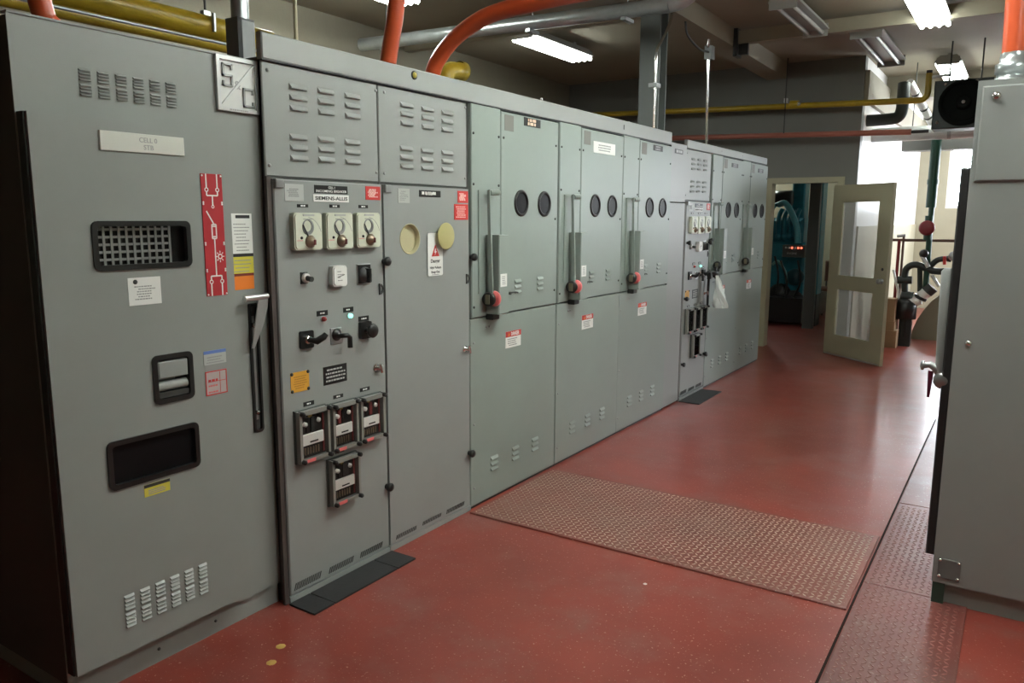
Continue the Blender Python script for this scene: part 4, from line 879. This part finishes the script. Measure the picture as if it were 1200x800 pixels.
# yellow and red-brown pipes on the back wall
yp = thing('yellow_gas_pipe', 'yellow pipe along the grey back wall ending in an upturned elbow', 'pipe', (0, 9.72, 2.93))
a, b, c = PY(545, 141, 9.72), PY(1078, 117.5, 9.72), PY(1087, 86, 9.72)
MB().tube([a, PY(800, 130, 9.72), b]+[Vector((b.x+.07*math.sin(t), 9.72, b.z+.07-.07*math.cos(t))) for t in (.5, 1.0, 1.57)]+[Vector((b.x+.07, 9.72, c.z))], .033, 14).build('run', YPIPE, yp)
MB().cyl((b.x+.07, 9.72, c.z-.02), (b.x+.07, 9.72, c.z+.03), .03).build('end_cap', BLACK, yp)
k = PY(931, 122.5, 9.72); MB().cyl((k.x-.05, 9.72, k.z+.004), (k.x+.05, 9.72, k.z), .044).build('union', YPIPE, yp)
MB().lathe((k.x+.055, 9.69, k.z), (0, -1, 0), [(0, .022), (.012, .022), (.013, 0)], 10).build('valve_cap', ALU, yp)
MB().cyl((b.x+.10, 9.72, 3.11), (b.x+.28, 9.72, 3.12), .016, 10).build('branch', ALU, yp)
rp = thing('red_brown_pipe', 'red brown pipe along the back wall below the yellow pipe', 'pipe', (0, 9.74, 2.56))
a, b = PY(780, 162, 9.74), PY(1068, 154.5, 9.74); MB().cyl(a, b, .031).build('run', RPIPE, rp); MB().cyl(b, b+Vector((.17, 0, 0)), .018).build('end_nipple', BLACK, rp)
hx = PY(922, 120, 9.72); hr = thing('hanger_rod', 'thin rod hanging from the ceiling through the back wall pipes', 'rod', (hx.x, 9.72, 2.5))
MB().cyl((hx.x, 9.66, 2.6), (hx.x, 9.66, H), .007, 8).build('rod', DGREY, hr); MB().box(hx.x-.02, hx.x+.02, 9.66, 9.70, 2.95, 3.0).build('clip', ALU, hr)

# ================================================================== FLUORESCENT FIXTURES
def fixture(label, x, y0, y1, z, lit, w=.27, n=4, dim=False):
    t = thing('ceiling_light', label, 'light', (x, (y0+y1)/2, z), 'fluorescent ceiling lights')
    h = MB().prism([(x-w/2+.05, z+.12), (x+w/2-.05, z+.12), (x+w/2, z+.055), (x+w/2, z+.045), (x-w/2, z+.045), (x-w/2, z+.055)], 1, y0, y1)
    o = h.build('housing', LAMPW, t)
    for s in (y0, y1): MB().box(x-w/2+.01, x+w/2-.01, s-.006, s+.006, z-.012, z+.10).build('end_plate', LAMPW, t) if not lit else MB().box(x-w/2+.02, x+w/2-.02, s-.006, s+.006, z+.02, z+.10).build('end_plate', LAMPW, t)
    for i in range(n):
        xx = x+(i-(n-1)/2)*w/n*1.02
        MB().cyl((xx, y0+.01, z+.02), (xx, y1-.01, z+.02), .019, 10).build('tube', (TUBEDIM if dim else TUBEON) if lit else TUBEOFF, t)
    for s in (y0+.2, y1-.2): MB().box(x-.02, x+.02, s-.02, s+.02, z+.12, H).build('stem', LAMPW, t)
    return t
fixture('lit fluorescent light above the middle of the main cubicle run', -1.75, 6.6, 7.82, 3.28, True, dim=True)
fixture('lit fluorescent light at the top edge beside the upright orange conduit', -1.86, 3.85, 5.07, 3.28, True)
fixture('large lit fluorescent light at the top edge above the aisle', 1.62, 6.9, 8.12, 3.28, True, dim=True)
fixture('small lit fluorescent light above the fan heater', 1.57, 10.15, 11.37, 3.28, True, dim=True)
fixture('unlit fluorescent light hanging beside the beam', .66, 6.7, 7.86, 3.28, False, .24, 2)
fixture('unlit fluorescent light close to the back wall corner', 1.03, 8.25, 9.9, 3.30, False, .30, 2)
fixture('lit fluorescent light over the aisle before the checker plate', 1.62, 2.6, 3.82, 3.28, True)  # extra unseen fixture, doubles the light on the near cubicles
fixture('lit fluorescent light over the aisle above the checker plate', 1.62, 3.95, 5.17, 3.28, True)
fixture('added fluorescent light high above the right cabinet', 3.4, 1.3, 2.52, 3.28, True)  # unseen fixture added to brighten the face of the right cabinet
fixture('lit fluorescent light inside the generator room', -1.7, 12.9, 14.1, 3.28, True)

# ================================================================== FAR CORNER: HEATER, DUCT, PIPES
fan = thing('fan_heater', 'black fan heater hung under the ceiling above the duct', 'heater', (1.75, 9.6, 2.55))
fx0, fx1, fz0, fz1, fy = 1.52, 2.05, 2.545, 3.035, 9.5
MB().panelY(fy+.02, fy+.32, fx0, fx1, fz0, fz1, .01).build('casing', mat('dark green casing', (.008, .015, .012), .5), fan)
fc = (1.80, fy, 2.80); FANB = mat('matt fan black', (.005, .006, .0055), .8, spec=.1)
MB().lathe((fc[0], fy+.02, fc[2]), (0, -1, 0), [(0, .235), (.03, .23), (.03, .20), (.0, .19)], 28).build('fan_shroud', FANB, fan)
MB().lathe((fc[0], fy+.015, fc[2]), (0, -1, 0), [(0, .19), (.002, 0)], 28).build('fan_opening', FANB, fan)
MB().lathe((fc[0], fy+.015, fc[2]), (0, -1, 0), [(0, .075), (.05, .07), (.06, .05), (.062, 0)], 18).build('fan_motor', FANB, fan)
MB().lathe((fc[0], fy-.045, fc[2]), (0, -1, 0), [(0, .018), (.006, .016), (.007, 0)], 10).build('motor_plate', ALU, fan)
for k in range(4):
    t = k*math.pi/2+.4; MB().prism([(fc[0]+.06*math.cos(t-.4), fc[2]+.06*math.sin(t-.4)), (fc[0]+.18*math.cos(t-.3), fc[2]+.18*math.sin(t-.3)), (fc[0]+.18*math.cos(t+.3), fc[2]+.18*math.sin(t+.3)), (fc[0]+.06*math.cos(t+.4), fc[2]+.06*math.sin(t+.4))], 1, fy-.005, fy+.0).build('fan_blade', FANB, fan)
for u, v in ((fx0+.1, fz1-.04), (fx1-.15, fz1-.03), (fx0+.05, fz0+.07)): MB().lathe((u, fy+.02, v), (0, -1, 0), [(0, .018), (.01, .014), (.012, 0)], 10).build('bolt', CHROME, fan)
for x in (fx0+.12, fx1-.12): MB().cyl((x, fy+.17, fz1), (x, fy+.17, H), .008, 8).build('hanger_rod', DGREY, fan)
# duct across, and lintel behind
du = thing('air_duct', 'long round silver air duct crossing above the far window', 'duct', (2.4, 10.7, 2.55))
MB().cyl((XC+.001, 10.75, 2.63), (XR-.05, 10.75, 2.63), .085, 24).build('run', mat('duct sheet', (.55, .57, .56), .35, metal=.35, var=.1), du)
for x in (1.6, 2.9): MB().cyl((x-.02, 10.75, 2.63), (x+.02, 10.75, 2.63), .09, 24).build('collar', STEELP, du)
for x in (1.2, 3.2): MB().cyl((x, 10.75, 2.71), (x, 10.75, H), .006, 6).build('hanger_rod', DGREY, du)
a = PY(1056, 177, 11.2); MB().panelY(11.2, 11.45, a.x, XR, a.z, a.z+.25, .004).build('cable_trough', mat('grey trough', (.2, .2, .19), .5), label='grey rectangular trough crossing below the round duct', cat='trough')
# black insulated elbow pipe and pale banded pipe
ip = thing('insulated_pipe', 'thick black insulated pipe elbow leaving the back wall corner', 'pipe', (.9, 10.3, 2.8))
yb_ = 10.3; a, b, c = PY(1016, 141.5, yb_), PY(1052, 139, yb_), PY(1059.5, 98, yb_)
MB().tube(curve([Vector((XC+.001, yb_, a.z)), Vector((b.x-.1, yb_, b.z)), Vector((b.x, yb_, b.z+.02)), Vector((c.x, yb_, b.z+.11)), Vector((c.x, yb_, c.z-.08)), Vector((c.x, yb_+.02, c.z))], 5), .068, 16).build('elbow', BLKPIPE, ip)
pb_ = thing('banded_pipe', 'pale insulated pipe with dark bands slanting away behind the yellow elbow', 'pipe', (1.2, 11, 2.9))
A, B = PY(1066, 96, 10.35), PY(1093, 146, 11.0); MB().cyl(A, B, .045).build('run', WWHITE, pb_)
for t in (.25, .6, .8): P = A.lerp(B, t); d = (B-A).normalized(); MB().cyl(P-d*.012, P+d*.012, .049).build('band', DGREY, pb_)
# green riser with red valve
gr = thing('green_riser', 'dark green vertical water pipe with round red valve', 'pipe', (1.45, 11, 0))
gx = PY(1094.5, 200, 11.0).x
MB().cyl((gx, 11, 1.75), (gx, 11, 2.98), .06).build('run', GRNPIPE, gr); MB().cyl((gx+.02, 11, .75), (gx+.01, 11, 1.75), .035).build('lower_run', GRNPIPE, gr)
MB().cyl((gx, 11, 2.03), (gx, 11, 2.09), .068).build('coupling', GRNPIPE, gr)
vz = PY(1088, 267, 11).z; vx = PY(1087, 267, 11).x
MB().lathe((vx, 10.93, vz), (0, -1, 0), [(0, .085), (.02, .092), (.035, .08), (.04, .06), (.042, 0)], 20).build('valve_body', mat('red valve paint', (.16, .008, .014), .4), gr)
MB().cyl((vx+.01, 11, vz-.15), (vx+.01, 11, vz+.15), .05).build('valve_neck', GRNPIPE, gr)
# brown rail with red post
rl = thing('pipe_rail', 'brown pipe rail with red post crossing before the white wall', 'rail', (1.2, 11.4, 0))
YRL = 11.4; a, b = PY(1046, 281, YRL), PY(1124, 282, YRL); MB().cyl(a, b+Vector((.8, 0, 0)), .018).build('top_pipe', mat('brown pipe', (.09, .04, .025), .4), rl)
p = PY(1054, 281, YRL); MB().cyl((p.x, YRL, .0), (p.x, YRL, p.z), .02).build('red_post', mat('red post paint', (.2, .012, .014), .45), rl)
p = PY(1059, 281, YRL); MB().cyl((p.x, YRL, .0), (p.x, YRL, p.z+.05), .016).build('brown_post', mat('brown pipe', (.09, .04, .025), .4), rl)
MB().cyl((p.x-.08, YRL, a.z+.05), (p.x+.02, YRL, a.z+.06), .02).build('tee_fitting', STEELP, rl)
# cardboard boxes by the door edge
for k, (y, z0, z1, w, lab) in enumerate(((10.75, 0, .22, .34, 'lowest cardboard box of the stack behind the open door'), (10.75, .22, .34, .30, 'middle flat cardboard box of the stack behind the open door'), (10.75, .34, .62, .28, 'top cardboard box of the stack behind the open door'))):
    o = MB().box(.87+.01*k, .87+.01*k+w, y, y+.22, z0, z1-.002).build('cardboard_box', CARD, label=lab, cat='box', group='cardboard boxes behind the door')
    MB().box(.87+.01*k, .87+.01*k+w, y+.09, y+.13, z1-.002, z1-.0012).build('tape', mat('packing tape', (.4, .3, .17), .3), o)
# water valve assembly
va = thing('valve_assembly', 'black and silver water valve assembly on the floor behind the door', 'pump', (1.25, 11, 0))
Q = lambda x, y, yy=11.0: PY(x, y, yy)
MB().tube(curve([Vector((Q(1060, 345).x, 11, .12)), Q(1060, 345), Q(1060, 325), Q(1063, 314), Q(1074, 310), Q(1092, 317), Q(1110, 318)], 4), .042, 12).build('black_elbow', BLKPIPE, va)
MB().cyl(Q(1052, 328), Q(1069, 328), .05).build('flange', BLKPIPE, va); MB().cyl(Q(1056, 346), Q(1070, 348), .065).build('flange', BLKPIPE, va)
b = Q(1061, 362); MB().lathe((b.x, 11, b.z-.12), (0, 0, 1), [(0, 0), (0, .13), (.2, .13), (.25, .08), (.26, 0)], 16).build('pump_body', BLACK, va)
MB().box(b.x-.06, b.x+.08, 10.99, 11.1, 0, b.z-.1).build('pump_stand', BLACK, va)
MB().cyl(Q(1066, 354), Q(1078, 350), .075).build('insulated_section', WHITE, va); MB().cyl(Q(1079, 347), Q(1086, 342), .07).build('insulated_section', WHITE, va)
MB().cyl(Q(1086, 342), Q(1093, 336), .078).build('union', DGREY, va); MB().cyl(Q(1077.5, 350), Q(1079.5, 347), .08).build('band', BLACK, va)
MB().lathe(Q(1083, 297, 10.95), (0, -1, 0), [(0, .05), (.03, .055), (.06, .035), (.065, 0)], 14).build('air_valve', BLACK, va)
MB().cyl(Q(1081, 300, 10.93), Q(1088, 313, 10.93), .026).build('silver_link', ALU, va); MB().cyl(Q(1092, 322, 10.93), Q(1100, 335, 10.93), .02).build('silver_link', ALU, va)
MB().tube(curve([Q(1090, 312), Q(1098, 305), Q(1108, 303), Q(1115, 304)], 4), .035, 10).build('branch', BLKPIPE, va)
MB().lathe(Q(1118, 300, 10.95), (0, -1, 0), [(0, .06), (.03, .06), (.05, .04), (.055, 0)], 14).build('gate_valve', STEELP, va)
MB().cyl(Q(1107, 300, 10.94), Q(1107, 310, 10.94), .02).build('red_tap', RED, va)
MB().tube(curve([Q(1047, 316), Q(1050, 330), Q(1053, 345), Q(1050, 362)], 4), .016, 8).build('hose', WWHITE, va)
MB().cyl(Q(1078, 312), Q(1078, 345), .03).build('neck', BLKPIPE, va)
# beige equipment base
tk = thing('machine_plinth', 'beige rounded machine plinth behind the valve assembly', 'plinth', (1.8, 12, 0))
MB().prism([(1.27, 0), (1.285, .12), (1.33, .26), (1.40, .40), (1.49, .53), (1.60, .64), (1.74, .71), (1.9, .74), (2.7, .74), (2.7, 0)], 1, 11.75, 12.6).build('shell', mat('beige base paint', (.24, .23, .17), .5), tk)
MB().box(1.9, 2.6, 11.9, 12.45, .74, .95).build('machine_bed', DGREY, tk)

# ================================================================== GENERATOR ROOM
gn = thing('generator', 'teal diesel generator seen through the doorway', 'generator', (-.75, 12.8, 0))
YG = 12.12
G = lambda x, y, yy=YG: PY(x, y, yy)
MB().box(-1.7, G(943, 300).x, YG+.02, 14.3, .05, .42).build('skid', BLACK, gn)
MB().panelY(YG+.45, YG+1.6, -1.6, G(934, 300).x, .42, 1.25, .03).build('engine_block', TEAL, gn)
MB().panelY(YG+.5, YG+1.5, -1.5, G(930, 300).x, 1.25, 1.62, .05).build('cylinder_head', TEAL, gn)
MB().panelY(YG+.62, YG+.9, G(924, 300, YG+.62).x, G(939, 300, YG+.62).x, .9, 2.4, .02).build('radiator_panel', TEAL, gn)
for k in range(4):
    x = G(905+7*k, 260).x; MB().tube(curve([(x, YG+.5, 1.30), (x, YG+.38, 1.42), (x, YG+.36, 1.62), (x+.03, YG+.42, 1.75)], 4), .035, 10).build('intake_runner', TEAL, gn)
    MB().lathe((x, YG+.45, 1.34), (0, -1, 0), [(0, .05), (.06, .045), (.08, .03), (.082, 0)], 10).build('injector_cap', TEAL, gn)
MB().tube(curve([G(912, 240), G(920, 238), G(928, 250), G(934, 268), G(935, 285)], 5), .045, 12).build('coolant_pipe', mat('light teal pipe', (.08, .36, .42), .3), gn)
MB().tube(curve([G(905, 245), G(909, 240), G(913, 240)], 4), .03, 10).build('hose_clamp_pipe', TEAL, gn)
MB().lathe((G(908, 232).x, YG+.3, G(908, 232).z), (1, 0, 0), [(-.15, 0), (-.15, .12), (.18, .12), (.18, 0)], 18).build('air_filter', BLACK, gn)
a, b = G(917, 283), G(942, 302); bx = MB().panelY(YG+.02, YG+.2, a.x, b.x, b.z, a.z-.05, .006).build('control_box', mat('control box grey', (.06, .065, .06), .4), gn)
text('ENGINE', (a.x+b.x)/2-.02, b.z+.06, YG+.019, .03, GINK, bx, axis='Y')
for k, m in enumerate((WHITE, WHITE, mat('red indicator', (.7, .05, .03), .3, emit=((1, .15, .08), 1.5)), WHITE, MATS['red indicator'], MATS['red indicator'])):
    MB().lathe((a.x+.05+.045*k, YG+.02, a.z-.09), (0, -1, 0), [(0, .016), (.012, .014), (.014, 0)], 10).build('indicator', m, bx)
for k, (px, py, r_) in enumerate(((912, 345, .17), (928, 352, .15), (930, 325, .13))):
    c = G(px, py, YG+.3); MB().lathe((c.x, YG+.42, c.z), (0, -1, 0), [(0, r_), (.06, r_), (.08, r_*.7), (.1, r_*.3), (.11, 0)], 18).build('pulley' if k < 2 else 'alternator', [BLACK, DGREY, mat('dark teal', (.012, .06, .075), .4)][k], gn)
for pts_ in (((908, 300), (912, 320), (910, 345)), ((915, 305), (922, 330), (918, 350)), ((935, 305), (938, 330), (930, 348))):
    MB().tube(curve([G(*q, YG+.15) for q in pts_], 4), .016, 8).build('hose', BLACK, gn)
MB().tube(curve([G(905, 310, YG+.2), G(912, 306, YG+.2), G(920, 318, YG+.2), G(922, 332, YG+.2)], 4), .02, 8).build('pale_hose', mat('pale teal hose', (.15, .4, .38), .4), gn)
MB().cyl((-1.2, YG+1.0, 2.25), (-1.2, YG+1.0, 3.1), .1).build('exhaust_stack', DGREY, gn)
MB().lathe((-1.2, YG+1.0, 1.62), (0, 0, 1), [(0, .1), (.63, .1)], 14).build('exhaust_neck', DGREY, gn)
# grey post by the generator
p0, p1 = PZ(940, 384), PZ(952, 385); ps = thing('equipment_post', 'grey steel post with teal side standing before the generator', 'post', (p0.x, p0.y, 0))
MB().panelY(p0.y-.05, p0.y+.05, p0.x, p0.x+.15, 0, 2.5, .006).build('post', GREYCOL, ps); MB().box(p0.x+.132, p0.x+.15, p0.y+.12, p0.y+.4, .5, 2.3).build('side_panel', TEAL, ps)
MB().box(p0.x-.012, p0.x-.002, p0.y+.01, p0.y+.03, .3, 2.3).build('edge_strip', ALU, ps)
MB().box(p0.x+.132, p0.x+.15, p0.y+.12, p0.y+.4, .02, .5).build('post_brace', DGREY, ps)
# chair
ch = thing('office_chair', 'brown backed chair inside the generator room', 'chair', (.2, 13.6, 0))
cx0, cx1 = PY(957, 340, 13.4).x, PY(957, 340, 13.4).x+.45
MB().panelY(13.4, 13.82, cx0, cx1, .44, .49, .015).build('seat', BROWN, ch); MB().panelY(13.78, 13.83, cx0+.03, cx1-.02, .58, .92, .015).build('backrest', BROWN, ch)
for x in (cx0+.03, cx1-.03):
    for y in (13.44, 13.78): MB().cyl((x, y, 0), (x, y, .44), .012, 8).build('leg', DGREY, ch)
for x in (cx0+.06, cx1-.06): MB().cyl((x, 13.81, .46), (x, 13.82, .7), .01, 8).build('back_support', DGREY, ch)
# litter on the floor
for k, (px, py, m, lab) in enumerate(((318, 776, mat('yellow leaf', (.5, .33, .08), .6), 'small yellow scrap lying nearest the emblem cabinet plinth'), (329, 757, MATS['yellow leaf'], 'small yellow scrap lying before the black rubber mat'), (756, 684, WHITE, 'tiny white chip on the red floor before the checker plate'))):
    p = PZ(px, py); s = .012 if k < 2 else .006
    MB().lathe((p.x, p.y, 0), (0, 0, 1), [(0, s*1.6), (.002, s*1.3), (.003, 0)], 7).build('paper_scrap', m, label=lab, cat='scrap')
